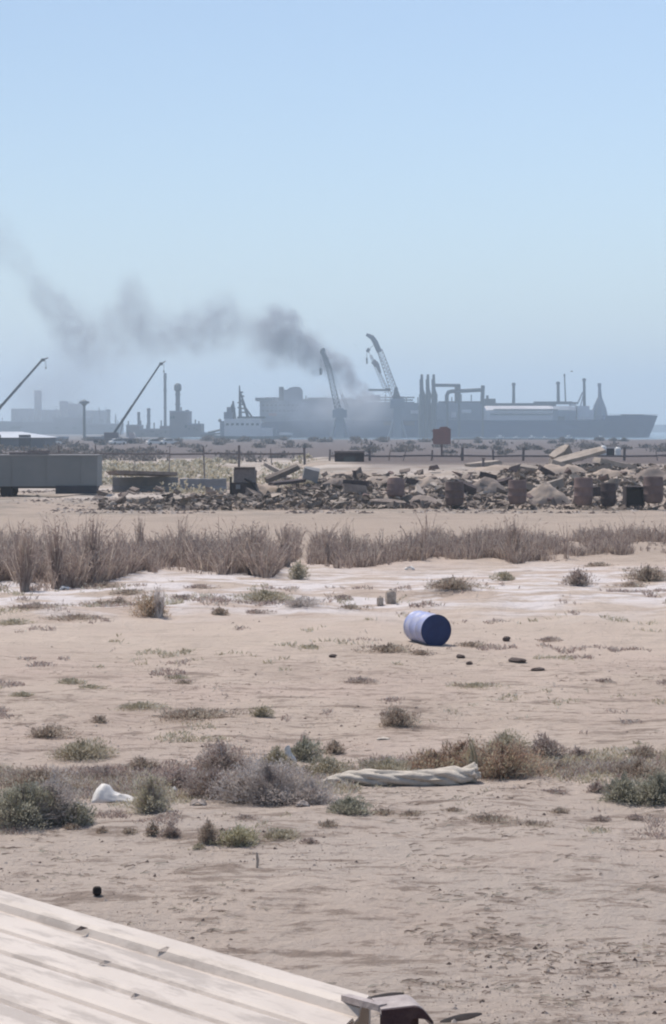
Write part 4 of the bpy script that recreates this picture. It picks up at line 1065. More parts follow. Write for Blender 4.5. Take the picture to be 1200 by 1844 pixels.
def boom_crane(tip, foot, Y, label):
    """truck crane with a straight telescopic boom; tip and foot in photo pixels"""
    T = P(*tip, Y); Fo = P(*foot, Y); g = gh(Fo.x, Y)
    root = empty('truck_crane', (Fo.x, Y, g)); tag(root, label, 'crane', 'truck cranes with raised booms'); o = root.location
    base = Vector((Fo.x, Y, g + 2.6)); tipv = T
    d = (tipv - base)
    for i, (a, c, s) in enumerate(((0, .38, 1.0), (.36, .68, .82), (.66, 1.0, .66))):
        MB().add(*_bar(base + d * a - o, base + d * c - o, s, s)).build('boom_section', M['crane'], root)
    h = tipv - o; hd = d.normalized()
    b = MB(); b.box((h.x + .2, h.y, h.z), (.9, .8, .7)); b.add(*_bar(h, h + hd * 1.1 + Vector((.7, 0, -.3)), .3, .3)); b.build('boom_head', M['crane'], root)
    b = MB(); b.tube([(h.x + .9, 0, h.z - .1), (h.x + .9, 0, h.z - 1.8)], .05, 5); b.box((h.x + .9, 0, h.z - 2.0), (.3, .3, .5)); b.build('hook', M['crane'], root)
    MB().add(*_bar(Vector((1.6, 0, 2.0)), base + d * .22 - o, .4, .4)).build('lift_ram', M['crane'], root)
    b = MB(); b.box((-.5, 0, 1.05), (11, 2.5, .7)); b.build('carrier', M['refinery2'], root)
    b = MB(); b.box((-.6, 0, 2.2), (3.6, 2.4, 1.5)); b.build('upper_works', M['refinery2'], root)
    MB().prism([(4.0, 1.4), (5.6, 1.4), (5.6, 2.3), (5.2, 3.0), (4.0, 3.0)], -1.2, 1.2).build('cab', M['white_dirty'], root)
    for x in (-4.6, -3.2, 1.8, 4.4):
        for s in (-1, 1): MB().cyl((x, s * 1.25, .55), (x, s * .9, .55), .55, n=12).build('wheel', M['rubber'], root)
boom_crane((76, 648), (-42, 800), 500, 'truck crane whose raised boom rises from the left edge')
boom_crane((289, 655), (205, 800), 520, 'truck crane whose raised boom stands left of the thin tall stack')

# ---------------------------------------------------------------- refinery on the far left
def pbox(b, px0, px1, pyt, pyb, Y, d, o, dy=0):
    a = P(px0, pyb, Y) - o; c = P(px1, pyt, Y) - o
    b.box(((a.x + c.x) / 2, dy + d / 2, (a.z + c.z) / 2), (c.x - a.x, d, c.z - a.z))
def stack(px, wpx, top, Y, label, m='refinery', head=False, base=None):
    x = P(px, 0, Y).x; root = empty('chimney_stack', (x, Y, -.6)); tag(root, label, 'chimney'); k = Y / F
    h = P(px, top, Y).z + .6; r = wpx * k / 2
    prof = [(r * 1.25, 0), (r * 1.15, h * .12), (r, h * .3), (r, h * .96), (r * 1.08, h * .965), (r * 1.08, h)]
    MB().lathe(prof, (0, 0, 0), 14).build('shaft', M[m], root, smooth=True)
    for t in (.45, .72, .93):
        MB().lathe([(r * 1.02, h * t), (r * 1.3, h * t), (r * 1.3, h * t + .5), (r * 1.02, h * t + .5)], (0, 0, 0), 14).build('platform', M[m], root)
    if head:
        b = MB(); b.lathe([(r * .7, h), (r * 1.7, h + r), (r * 1.6, h + r * 3.2), (r * .6, h + r * 4)], (0, 0, 0), 12); b.build('flare_head', M['ship_dark'], root, smooth=True)
def block(parts, Y, name, label, m='refinery', pipes=True, cat='building'):
    """parts: (px0, px1, top, depth) boxes down to the ground"""
    x = P((parts[0][0] + parts[0][1]) / 2, 0, Y).x; root = empty(name, (x, Y, -.6)); tag(root, label, cat); o = root.location; k = Y / F
    for i, (a, c, t, d) in enumerate(parts):
        b = MB(); xa = P(a, 0, Y).x - x; xc = P(c, 0, Y).x - x; h = P(0, t, Y).z + .6
        b.box(((xa + xc) / 2, d / 2 + i * .3, h / 2), (xc - xa, d, h)); w_ = b.build('wall', M[m], root)
        b = MB(); b.box(((xa + xc) / 2, d / 2 + i * .3, h + .35), ((xc - xa) * 1.02, d * 1.02, .7)); b.build('roof', M['ship_grey'], root)
        rr = random.Random(i + a)
        for q in range(3):
            b = MB()
            xx = rr.uniform(xa, xc) * .9 + (xa + xc) * .05
            b.box((xx, -.15 + i * .3, h * rr.uniform(.3, .8)), ((xc - xa) * .12, .5, h * .12)); b.build('window', M['ship_dark'], root)
        if pipes:
            b = MB()
            for q in range(2): xx = rr.uniform(xa, xc); b.cyl((xx, d / 2, h), (xx, d / 2, h + rr.uniform(2, 4)), .4, n=6)
            b.build('vent_pipe', M['refinery'], root)
stack(64, 13, 703, 1900, 'thick hazy tower of the far refinery, tallest at the left')
stack(111, 15, 722, 1880, 'second thick hazy tower of the far refinery', 'refinery')
stack(192, 7, 737, 1700, 'slim hazy chimney right of the tall lamp tower')
stack(247, 5, 742, 1150, 'short thin chimney just right of the second crane boom')
stack(265, 6, 735, 1120, 'short chimney between the second boom and the thin tall stack')
stack(295, 5, 672, 1100, 'thin tall stack standing right of the second crane boom')
stack(335, 6, 738, 1080, 'short chimney on the right of the flare tower block')
stack(318, 8, 706, 1060, 'flare tower with a dark head rising from the stepped block', head=True)
block([(15, 60, 737, 30), (70, 104, 739, 30), (118, 140, 728, 24), (150, 185, 740, 30)], 1900, 'refinery_block', 'far hazy refinery block among the thick towers')
block([(-90, 90, 760, 40), (90, 150, 752, 40), (150, 210, 764, 40)], 1600, 'refinery_block', 'low hazy refinery buildings before the thick towers')
block([(303, 336, 742, 30), (334, 360, 765, 26)], 1050, 'refinery_block', 'stepped block at the foot of the flare tower', 'refinery2')
block([(224, 249, 767, 20), (249, 305, 774, 20), (285, 303, 769, 16)], 1080, 'refinery_block', 'low block under the short chimneys', 'refinery2')
block([(150, 205, 790, 12), (60, 110, 790, 12)], 640, 'port_office', 'low dim port buildings right of the shed', 'shed', pipes=False)
block([(359, 384, 781, 10)], 1000, 'port_office', 'small low port building left of the grey workboat', 'refinery2', pipes=False)
for i, (px, wp, tp) in enumerate([(22,4,741),(44,3,744),(80,4,742),(97,3,735),(124,3,733),(163,4,744),(176,3,738),(205,3,748),(36,3,750),(216,4,756)]):
    Y = 1820; root = empty('process_column', (P(px, 0, Y).x, Y, -.6)); tag(root, 'slim process column of the far hazy refinery', 'process column', 'process columns of the refinery')
    h = P(px, tp, Y).z + .6; r = wp * Y / F / 2; MB().lathe([(r, 0), (r, h * .9), (r * .6, h), (r * .2, h + 2)], (0, 0, 0), 10).build('shell', M['refinery'], root, smooth=True)
    MB().lathe([(r * 1.02, h * .7), (r * 1.5, h * .7), (r * 1.5, h * .7 + .6), (r * 1.02, h * .7 + .6)], (0, 0, 0), 10).build('platform', M['refinery'], root)
def lamp_tower():
    Y = 880; x = P(148, 0, Y).x; root = empty('lamp_tower', (x, Y, -.6)); tag(root, 'tall lamp tower with a wide flat head above the shed', 'lamp tower'); k = Y / F; h = P(0, 731, Y).z + .6
    MB().cyl((0, 0, 0), (0, 0, h), 2.8 * k, 2.2 * k, 8).build('pole', M['ship_dark'], root)
    MB().lathe([(2 * k, h - .2), (6 * k, h + 1), (10 * k, h + 1.2), (9 * k, h + 2.0), (4 * k, h + 2.4), (1 * k, h + 2.8)], (0, 0, 0), 12).build('lamp_head', M['ship_dark'], root)
lamp_tower()

# ---------------------------------------------------------------- small grey ship
def hull_mesh(st, Y):
    """st: (px top, py deck, px bottom, half beam top, half beam bottom) stations; hull sides plus deck"""
    vs = []; n = 6
    for (pt, dk, pb, bt, bb) in st:
        zt = P(0, dk, Y).z; xt = P(pt, 0, Y).x; xb = P(pb, 0, Y).x
        for s in (-1, 1):
            row = [(xt, s * bt, zt), ((xt + xb) / 2, s * (bt * .45 + bb * .55), (zt - 1.2) * .45), (xb, s * bb, -1.5)]
            vs += row if s < 0 else row[::-1]
    fs = []
    for i in range(len(st) - 1):
        for j in range(n):
            fs.append((i * n + j, i * n + (j + 1) % n, (i + 1) * n + (j + 1) % n, (i + 1) * n + j))
    fs += [tuple(range(n - 1, -1, -1)), tuple(range((len(st) - 1) * n, len(st) * n))]
    b = MB(); b.add(vs, fs); return b
def workboat():
    Y = 950; root = empty('workboat', (0, Y, 0)); tag(root, 'grey workboat with a dark mast, moored left of the tanker in the smoke', 'boat'); o = Vector((0, Y, 0))
    hull_mesh([(383, 784, 386, 4, 3), (400, 785, 400, 5, 4), (460, 786, 460, 5, 4.4), (500, 785, 497, 4, 3), (517, 783, 510, 2, 1.2), (528, 781, 517, .2, .1)], Y).build('hull', M['ship_dark'], root)
    b = MB(); hb = hull_mesh([(503, 778.5, 503, 3.6, 3.6), (516, 779, 516, 2.1, 2.1), (527, 780, 526, .3, .3)], Y)
    vs = [(v[0], v[1], v[2] if v[2] > 0 else P(0, 783, Y).z) for v in hb.v]; vs = [(v[0], v[1], max(v[2], P(0, 784, Y).z)) for v in vs]
    b.add(vs, hb.f); b.build('bow_bulwark', M['ship_white'], root)
    def part(nm, m, rects):
        b = MB()
        for (a, c, t, bt, d) in rects: pbox(b, a, c, t, bt, Y, d, o, -d / 2)
        return b.build(nm, M[m], root)
    part('deckhouse', 'ship_white', [(405, 470, 754, 786, 8.4), (470, 492, 770, 786, 7.6)])
    part('wheelhouse', 'ship_grey', [(404, 420, 742, 754, 7), (476, 498, 773, 785, 6.2)])
    part('roof', 'ship_dark', [(428, 478, 750, 753.5, 8.8)])
    part('window', 'glass', [(408 + i * 9, 413 + i * 9, 762, 766, 8.6) for i in range(7)])
    part('superstructure', 'ship_grey', [(397, 414, 758, 786, 7.8), (409, 417, 733, 743, 4.5)])
    b = MB(); q = lambda px, py: P(px, py, Y) - o
    b.tube([q(433, 752), q(431.5, 694)], [.9, .3], 6); b.tube([q(447, 752), q(433, 705)], [.8, .4], 5); b.tube([q(455, 752), q(433, 720)], [.5, .3], 5)
    for py, w_ in ((705, 5), (712, 7), (719, 6), (727, 9), (734, 8), (741, 12)): pbox(b, 433, 433 + w_, py, py + 2.6, Y, 1.6, o, -.8)
    for py in (724, 733): pbox(b, 428, 434, py, py + 2, Y, 1.2, o, -.6)
    b.build('mast', M['ship_dark'], root)
    b = MB(); b.tube([q(421, 754), q(420, 722)], [1.4, .4], 6); b.tube([q(410, 752), q(419, 728)], .5, 5); pbox(b, 410, 424, 734, 738, Y, 2, o, -1); b.build('aft_mast', M['ship_dark'], root)
    b = MB(); b.tube([q(408, 772), q(375, 779)], .55, 5); b.tube([q(405, 779), q(374, 783)], .4, 5); b.tube([q(404, 764), q(396, 756)], .4, 5)
    blobc = q(396, 757); blob(b, blobc, .9, 1, .1); b.build('stern_derrick', M['ship_dark'], root)
workboat()

# ---------------------------------------------------------------- the big tanker
def tanker():
    Y = 1200; root = empty('gas_tanker', (0, Y, 0)); tag(root, 'long dark blue gas tanker, bow to the right, half hidden by smoke', 'ship'); o = Vector((0, Y, 0))
    hull_mesh([(462, 762, 470, 12, 9), (480, 760, 482, 17, 14), (540, 758, 540, 20, 19), (760, 757, 760, 20, 19.5), (1000, 757, 1000, 20, 18), (1060, 756, 1055, 19, 14), (1088, 756, 1080, 17.5, 11)], Y).build('hull', M['hull'], root)
    hull_mesh([(1088, 748.5, 1080, 17.6, 11.1), (1118, 748, 1110, 14, 8), (1150, 747, 1138, 9, 4), (1175, 747.5, 1160, 4, 1.4), (1190, 748.5, 1174, .4, .2)], Y).build('bow', M['hull'], root)
    q = lambda px, py: P(px, py, Y) - o
    def part(nm, m, rects):
        b = MB()
        for (a, c, t, bt, d) in rects: pbox(b, a, c, t, bt, Y, d, o, -d / 2)
        return b.build(nm, M[m], root)
    part('boot_topping', 'hull_boot', [(478, 1150, 786.5, 792, 2)])
    part('deckhouse', 'ship_grey', [(470, 545, 722, 760, 34), (480, 502, 716, 722, 30)])
    part('bridge', 'ship_grey', [(462, 500, 717, 722, 42)])
    part('bridge_window', 'glass', [(464 + i * 5, 467 + i * 5, 718, 720.5, 42.4) for i in range(7)])
    f = part('funnel', 'ship_dark', [(503, 511, 697, 722, 12)])
    b = MB(); b.prism([(q(511, 0).x, q(0, 722).z), (q(545, 0).x, q(0, 722).z), (q(545, 0).x, q(0, 703).z), (q(541, 0).x, q(0, 698).z), (q(534, 0).x, q(0, 696.5).z), (q(522, 0).x, q(0, 698).z), (q(517, 0).x, q(0, 702).z), (q(511, 0).x, q(0, 702).z)], -8, 8); b.build('engine_casing', M['ship_grey'], root)
    part('tank_cover', 'ship_grey', [(545, 660, 719, 760, 30), (660, 745, 724, 760, 30), (745, 790, 726, 760, 28), (790, 868, 725, 760, 28)])
    # rounded white tank covers
    b = MB(); z0 = q(0, 757).z; z1 = q(0, 731).z; x0 = q(868, 0).x; x1 = q(1000, 0).x
    def cover(b, x0, x1, z0, z1, hw, taper=3):
        vs = []; prof = [(-hw, z0), (-hw, z0 + (z1 - z0) * .7), (-hw * .8, z0 + (z1 - z0) * .95), (-hw * .4, z1), (hw * .4, z1), (hw * .8, z0 + (z1 - z0) * .95), (hw, z0 + (z1 - z0) * .7), (hw, z0)]; n = len(prof)
        for x, s in ((x0, .94), (x0 + taper, 1), (x1 - taper, 1), (x1, .94)):
            for y, z in prof: vs.append((x, y * s, z0 + (z - z0) * s))
        b.add(vs, [(i * n + j, i * n + j + 1, (i + 1) * n + j + 1, (i + 1) * n + j) for i in range(3) for j in range(n - 1)] + [tuple(range(n)), tuple(range(3 * n, 4 * n))])
    cover(b, x0, x1, z0, z1, 15); b.build('white_tank_cover', M['ship_white'], root)
    part('pipe_rack', 'ship_dark', [(862, 1000, 726, 733, 13), (790, 870, 722.5, 726.5, 8), (1000, 1040, 724, 727, 8), (962, 1030, 723, 728, 7)])
    b = MB(); cover(b, q(993, 0).x, q(1036, 0).x, z0, q(0, 731).z, 15.4, 4); b.build('dark_tank_cover', M['ship_grey'], root)
    part('white_deckhouse', 'ship_white', [(1038, 1060, 731, 758, 12), (1060, 1068, 738, 758, 10)])
    for r_ in ((1027, 1037, 724, 731, 8), (810, 819, 742, 752, 31), (829, 846, 738, 744, 31), (738, 752, 739, 745, 31)): part('white_locker', 'ship_white', [r_])
    part('deck_machinery', 'ship_dark', [(872, 892, 718, 726, 8), (876, 880, 712, 718, 4), (1120, 1158, 746, 748.5, 8), (555, 600, 716.5, 719, 20), (1000, 1012, 750, 757, 31)])
    def mast(px, top, bot, wpx, xt=None):
        b = MB(); r = wpx / 6.0; b.tube([q(px, bot), q(px if xt is None else xt, top)], [r * 1.2, r], 8); c = q(px if xt is None else xt, top)
        b.box((c.x, c.y, c.z - 1), (r * 2.6, r * 2.6, 1.4)); b.build('mast', M['ship_dark'], root)
    mast(925.5, 689, 727, 4.8); mast(1006, 687, 724, 5, 1005.5); mast(1019, 673, 724, 2.2, 1017); mast(1053, 681, 732, 4.6, 1052.5)
    b = MB(); b.tube([q(1082, 757), q(1082, 735), q(1081, 715), q(1080, 692)], [5, 3.4, 1.2, .8], 8); b.tube([q(1068, 757), q(1074, 730), q(1080, 712)], [2.2, 1.4, .5], 6); pbox(b, 1077, 1083, 690, 696, Y, 2, o, -1)
    b.build('foremast', M['ship_grey'], root)
    b = MB(); b.tube([q(1040, 728), q(1050, 706)], .5, 5); b.tube([q(1045, 735), q(1051, 712)], .4, 5); b.build('stay', M['ship_grey'], root)
    for i in range(9): part('window_row', 'glass', [(474 + i * 7.5, 478 + i * 7.5, 729, 731.5, 34.3)]) if i < 9 else None
    for i in range(9): part('lower_window', 'glass', [(474 + i * 7.5, 478 + i * 7.5, 739, 741.5, 34.3)])
    rs = random.Random(9)
    for i in range(16):
        px = 552 + i * 20 + rs.uniform(-6, 6); tp = rs.uniform(709, 717)
        b = MB(); b.tube([q(px, 727), q(px, tp)], .35, 5); b.build('vent_post', M['ship_dark'], root)
    for a, c, py in ((548, 742, 721), (640, 745, 716.5), (885, 1000, 738), (880, 990, 746)):
        b = MB(); b.tube([q(a, py) + Vector((0, -16, 0)), q(c, py) + Vector((0, -16, 0))], .45, 6); b.build('deck_pipe', M['ship_dark'], root)
    for px in (575, 620, 668, 715): part('deck_crate', 'ship_grey', [(px, px + rs.uniform(8, 18), rs.uniform(711, 717), 722, 10)])
    part('lifeboat', 'orange', [(486, 500, 744, 749, 36)])
    part('rust_patch', 'hull_boot', [(690, 745, 758.5, 766, 40.3)])
    # railing posts at the bow and stern
    b = MB()
    for i in range(14): b.tube([q(1094 + i * 6.6, 749), q(1094 + i * 6.6, 745.8)], .12, 4)
    b.tube([q(1094, 745.9), q(1186, 746.4)], .12, 4); b.build('railing', M['ship_dark'], root)
tanker()

def loading_arm(px, label):
    Y = 1150; root = empty('loading_arm', (P(px, 0, Y).x, Y, -1)); tag(root, label, 'loading arm', 'loading arms on the jetty'); o = root.location
    q = lambda a, b_: P(a, b_, Y) - o
    MB().tube([q(px, 790), q(px, 725), q(px, 690)], [1.6, 1.2, 1.0], 8).build('riser', M['ship_dark'], root)
    b = MB(); b.tube([q(px, 700), q(px + .5, 674)], [1.2, .7], 6); pbox(b, px - 3.5, px + 2, 683, 694, Y, 2.2, o, -1.1); pbox(b, px - 2.4, px + 2.6, 697, 705, Y, 2, o, -1); b.build('counterweight', M['ship_dark'], root)
    MB().tube([q(px, 696), q(px + 5, 712), q(px + 3, 726), q(px + 6, 735)], [.7, .8, .7, .5], 6).build('outer_arm', M['ship_dark'], root)
loading_arm(759.5, 'left of three dark loading arms on the jetty beside the tanker'); loading_arm(770.5, 'middle of three dark loading arms on the jetty beside the tanker'); loading_arm(781, 'right of three dark loading arms on the jetty beside the tanker')
block([(756, 788, 730, 8), (757, 778, 712, 6)], 1152, 'jetty_platform', 'dark jetty tower block under the three loading arms', 'ship_dark', pipes=False, cat='jetty')
def pipe_gantry(pts, r, label):
    Y = 1165; x = P(pts[0][0], 0, Y).x; root = empty('pipe_gantry', (x, Y, -1)); tag(root, label, 'pipe gantry'); o = root.location
    for seg in pts[1:]: MB().tube([P(a, b_, Y) - o for a, b_ in seg], r, 8).build('pipe', M['ship_dark'], root)
    for px in pts[0][1:]:
        a = P(px, 724, Y) - o; MB().box((a.x, 0, a.z / 2), (1.2, 1.6, a.z)).build('leg', M['ship_dark'], root)
pipe_gantry([(785, 827), [(783, 693.5), (829, 694)], [(827, 693), (827, 726)], [(822, 696), (822, 726)]], .95, 'upper straight pipe gantry reaching right from the loading arms')
pipe_gantry([(805, 806, 870), [(805, 728), (805, 712), (808, 706), (814, 704.5), (840, 703.5), (868, 702)], [(870, 694), (869, 728)]], 1.15, 'arched pipe gantry between the loading arms and the white tank cover')
# long barge with boats in front of the ship
def barge():
    Y = 820; root = empty('pontoon_barge', (P(928, 0, Y).x, Y, -1.0)); tag(root, 'long black pontoon moored in front of the tanker', 'pontoon'); k = Y / F
    w_ = 216 * k; zt = P(0, 789.5, Y).z + 1
    b = MB(); b.prism([(-w_ / 2, 0), (w_ / 2, 0), (w_ / 2 + .4, zt), (-w_ / 2 - .4, zt)], -3, 3); b.build('hull', M['trailer_dark'], root)
    b = MB()
    for i in range(20): b.cyl((-w_ / 2 + (i + .5) * w_ / 20, -3.05, zt * .5), (-w_ / 2 + (i + .5) * w_ / 20, -3.3, zt * .5), .35, n=10)
    b.build('fender', M['rubber'], root)
    for i, (px, w2, h2) in enumerate(((905, 16, 6), (934, 14, 4), (962, 12, 6), (985, 9, 4), (1029, 15, 6), (870, 16, 2.5))):
        x = P(px, 0, Y).x - root.location.x; r2 = empty('small_boat', (root.location.x + x, Y, -1.0 + zt)); tag(r2, ['white boat with a cabin, leftmost cabin boat on the black pontoon', 'low white boat second on the black pontoon', 'white boat with a cabin in the middle of the black pontoon', 'short white boat right of the middle of the pontoon', 'white boat at the right end of the black pontoon', 'flat white dinghy at the left on the black pontoon'][i], 'boat', 'white boats on the pontoon')
        ww = w2 * k; hh = h2 * k
        MB().prism([(-ww / 2, hh * .25), (-ww * .42, 0), (ww * .35, 0), (ww / 2, hh * .5), (-ww / 2, hh * .42)], -1, 1).build('hull', M['white'], r2)
        MB().prism([(-ww * .25, hh * .42), (ww * .15, hh * .44), (ww * .08, hh), (-ww * .22, hh)], -.7, .7).build('cabin', M['white'], r2)
barge()
def buoyboat():
    Y = 860; p = P(1083, 785, Y); root = empty('small_boat', (p.x, p.y, -1.1)); tag(root, 'small white motor boat before the bow of the tanker', 'boat'); k = Y / F
    MB().prism([(-7 * k, .9), (-6 * k, .2), (5 * k, .2), (8 * k, 1.2), (-7 * k, 1.1)], -1, 1).build('hull', M['ship_white'], root); MB().box((-.2, 0, 1.6), (5 * k, 1.5, 1.0)).build('cabin', M['white'], root)
buoyboat()

# lattice harbour cranes
def lattice(b, a, c, wa, wc, n, r):
    """four-chord lattice boom"""
    a = Vector(a); c = Vector(c); d = (c - a).normalized(); s = d.cross(Vector((0, 1, 0))).normalized(); u = Vector((0, 1, 0)); prev = None
    for i in range(n + 1):
        t = i / n; p = a.lerp(c, t); w_ = (wa * (1 - t) + wc * t) / 2
        cur = [p + s * w_ * sx + u * w_ * sy for sx, sy in ((-1, -1), (1, -1), (1, 1), (-1, 1))]
        if prev:
            for k in range(4):
                b.tube([prev[k], cur[k]], r, 4); b.tube([prev[k], cur[(k + 1) % 4]], r * .7, 4)
        for k in range(4): b.tube([cur[k], cur[(k + 1) % 4]], r * .6, 4)
        prev = cur
def harbour_crane(kind, label):
    Y = 1090 if kind == 1 else 1110
    basepx = 612 if kind == 1 else 716
    root = empty('lattice_crane', (P(basepx, 0, Y).x, Y, -1)); tag(root, label, 'crane', 'lattice harbour cranes'); o = root.location
    q = lambda a, b_: P(a, b_, Y) - o
    if kind == 1:
        b = MB(); lattice(b, q(611, 746), q(592, 662), 3.2, 2.4, 12, .34); b.build('boom', M['crane'], root)
        b = MB(); lattice(b, q(592, 662), q(581, 634), 2.4, 1.6, 6, .4); b.build('jib', M['crane'], root)
        b = MB(); b.tube([q(579, 637), q(582, 630), q(585, 627)], [1.2, 1.3, .7], 6); b.tube([q(580, 634), q(590, 648)], 1.0, 6); b.build('jib_head', M['ship_dark'], root)
        b = MB(); b.tube([q(578.5, 640), q(578, 664)], .16, 4); pbox(b, 575.5, 580, 663, 675, Y, 1, o, -.5); b.build('hook_block', M['ship_dark'], root)
        b = MB(); b.tube([q(582, 630), q(624, 735)], .14, 4); b.tube([q(584, 629), q(628, 735)], .14, 4); b.build('pendant_ropes', M['crane'], root)
    else:
        b = MB(); lattice(b, q(715, 718), q(684, 630), 4.2, 2.8, 14, .22); b.build('boom', M['crane_lattice'], root)
        b = MB(); b.tube([q(684, 634), q(676, 616), q(670, 607), q(660, 602)], [1.5, 1.6, 1.4, .8], 6); b.build('jib_head', M['crane'], root)
        b = MB(); b.tube([q(661, 629), q(666, 632)], 1.2, 6); b.tube([q(661, 632), q(661, 644)], .2, 4); pbox(b, 659.5, 662.5, 644, 655, Y, 1, o, -.5); b.tube([q(676, 618), q(664, 630)], .15, 4); b.build('hook_block', M['ship_dark'], root)
        b = MB(); lattice(b, q(698, 706), q(668, 640), 2.6, 1.2, 14, .14); b.build('luffing_mast', M['crane_lattice'], root)
        b = MB(); b.tube([q(672, 650), q(680, 658)], 1.6, 6); b.tube([q(680, 656), q(686, 672)], [1.0, .5], 6); b.build('sheave_block', M['crane_lattice'], root)
        b = MB()
        for t in (0, 4): b.tube([q(668, 610), q(713 + t, 700)], .12, 4); b.tube([q(664, 632), q(704, 712 + t)], .12, 4)
        b.build('pendant_ropes', M['crane_lattice'], root)
        b = MB(); b.tube([q(712, 718), q(714, 698)], [1.3, 1.0], 6); b.tube([q(722, 724), q(714, 702)], .6, 5); b.build('a_frame', M['ship_dark'], root)
        b = MB(); b.add(*_bar(q(664, 702), q(703, 702.5), 1.6, 1.1)); pbox(b, 694, 703, 699, 704, Y, 2, o, -1); b.build('gangway', M['ship_dark'], root)
    b = MB(); c = basepx; pbox(b, c - 13, c + 13, 738 if kind == 1 else 718, 752 if kind == 1 else 735, Y, 6, o, -3); b.build('machinery_house', M['ship_grey'], root)
    b = MB(); pbox(b, c - 7, c + 7, 735, 788, Y, 4, o, -2); b.build('pedestal', M['ship_grey'], root)
    for s in (-1, 1):
        b = MB(); b.tube([q(c + s * 6, 755), q(c + s * 16, 790)], .8, 6); b.build('leg', M['ship_grey'], root)
harbour_crane(1, 'dark lattice crane standing in the smoke, boom leaning left'); harbour_crane(2, 'pale lattice crane right of the smoke, reaching highest')

def gull():
    Y = 420; p = P(1030, 669, Y); root = empty('bird', p, .4); tag(root, 'grey bird gliding above the right part of the ship', 'bird')
    b = MB(); b.tube([(-.26, 0, 0), (-.12, 0, .03), (.05, 0, .03), (.2, 0, .02), (.3, 0, .0)], [.02, .07, .085, .05, .015], 8)
    vs = []
    for s in (-1, 1):
        o = len(b.v); b.add([(-.1, s * .05, .04), (.1, s * .05, .04), (.13, s * .32, .16), (.02, s * .62, .10), (-.06, s * .32, .15), (0, s * .2, .17)], [(0, 1, 5), (1, 2, 5), (2, 3, 5), (3, 4, 5), (4, 0, 5), (0, 4, 3, 2, 1)])
    b.build('body', M['bird'], root, smooth=True)
gull()

# ---------------------------------------------------------------- smoke and haze
def vol_nodes(name, color, aniso=0.0):
    m = bpy.data.materials.new(name); m.use_nodes = True; t = m.node_tree
    for n in list(t.nodes):
        if n.type == 'BSDF_PRINCIPLED': t.nodes.remove(n)
    out = [n for n in t.nodes if n.type == 'OUTPUT_MATERIAL'][0]
    v = t.nodes.new('ShaderNodeVolumePrincipled'); v.inputs['Color'].default_value = (*color, 1); v.inputs['Anisotropy'].default_value = aniso
    t.links.new(v.outputs[0], out.inputs['Volume']); return m, t, v
PL = [(-330,420,70,.05),(-150,415,66,.06),(-60,420,62,.075),(0,432,60,.08),(40,470,56,.07),(70,530,54,.17),(100,562,62,.21),(135,590,66,.22),(170,612,66,.17),(200,600,70,.13),(235,572,84,.18),(270,592,70,.20),
      (310,600,52,.22),(350,596,52,.26),(385,584,58,.34),(415,576,60,.30),(440,588,46,.2),(465,600,50,.4),(490,600,58,.85),(515,606,54,1.0),(545,624,44,1.0),(575,642,38,1.0),(600,658,36,1.1),(625,676,34,1.2),(645,694,28,1.2),(665,712,18,1.0),(685,724,10,0)]
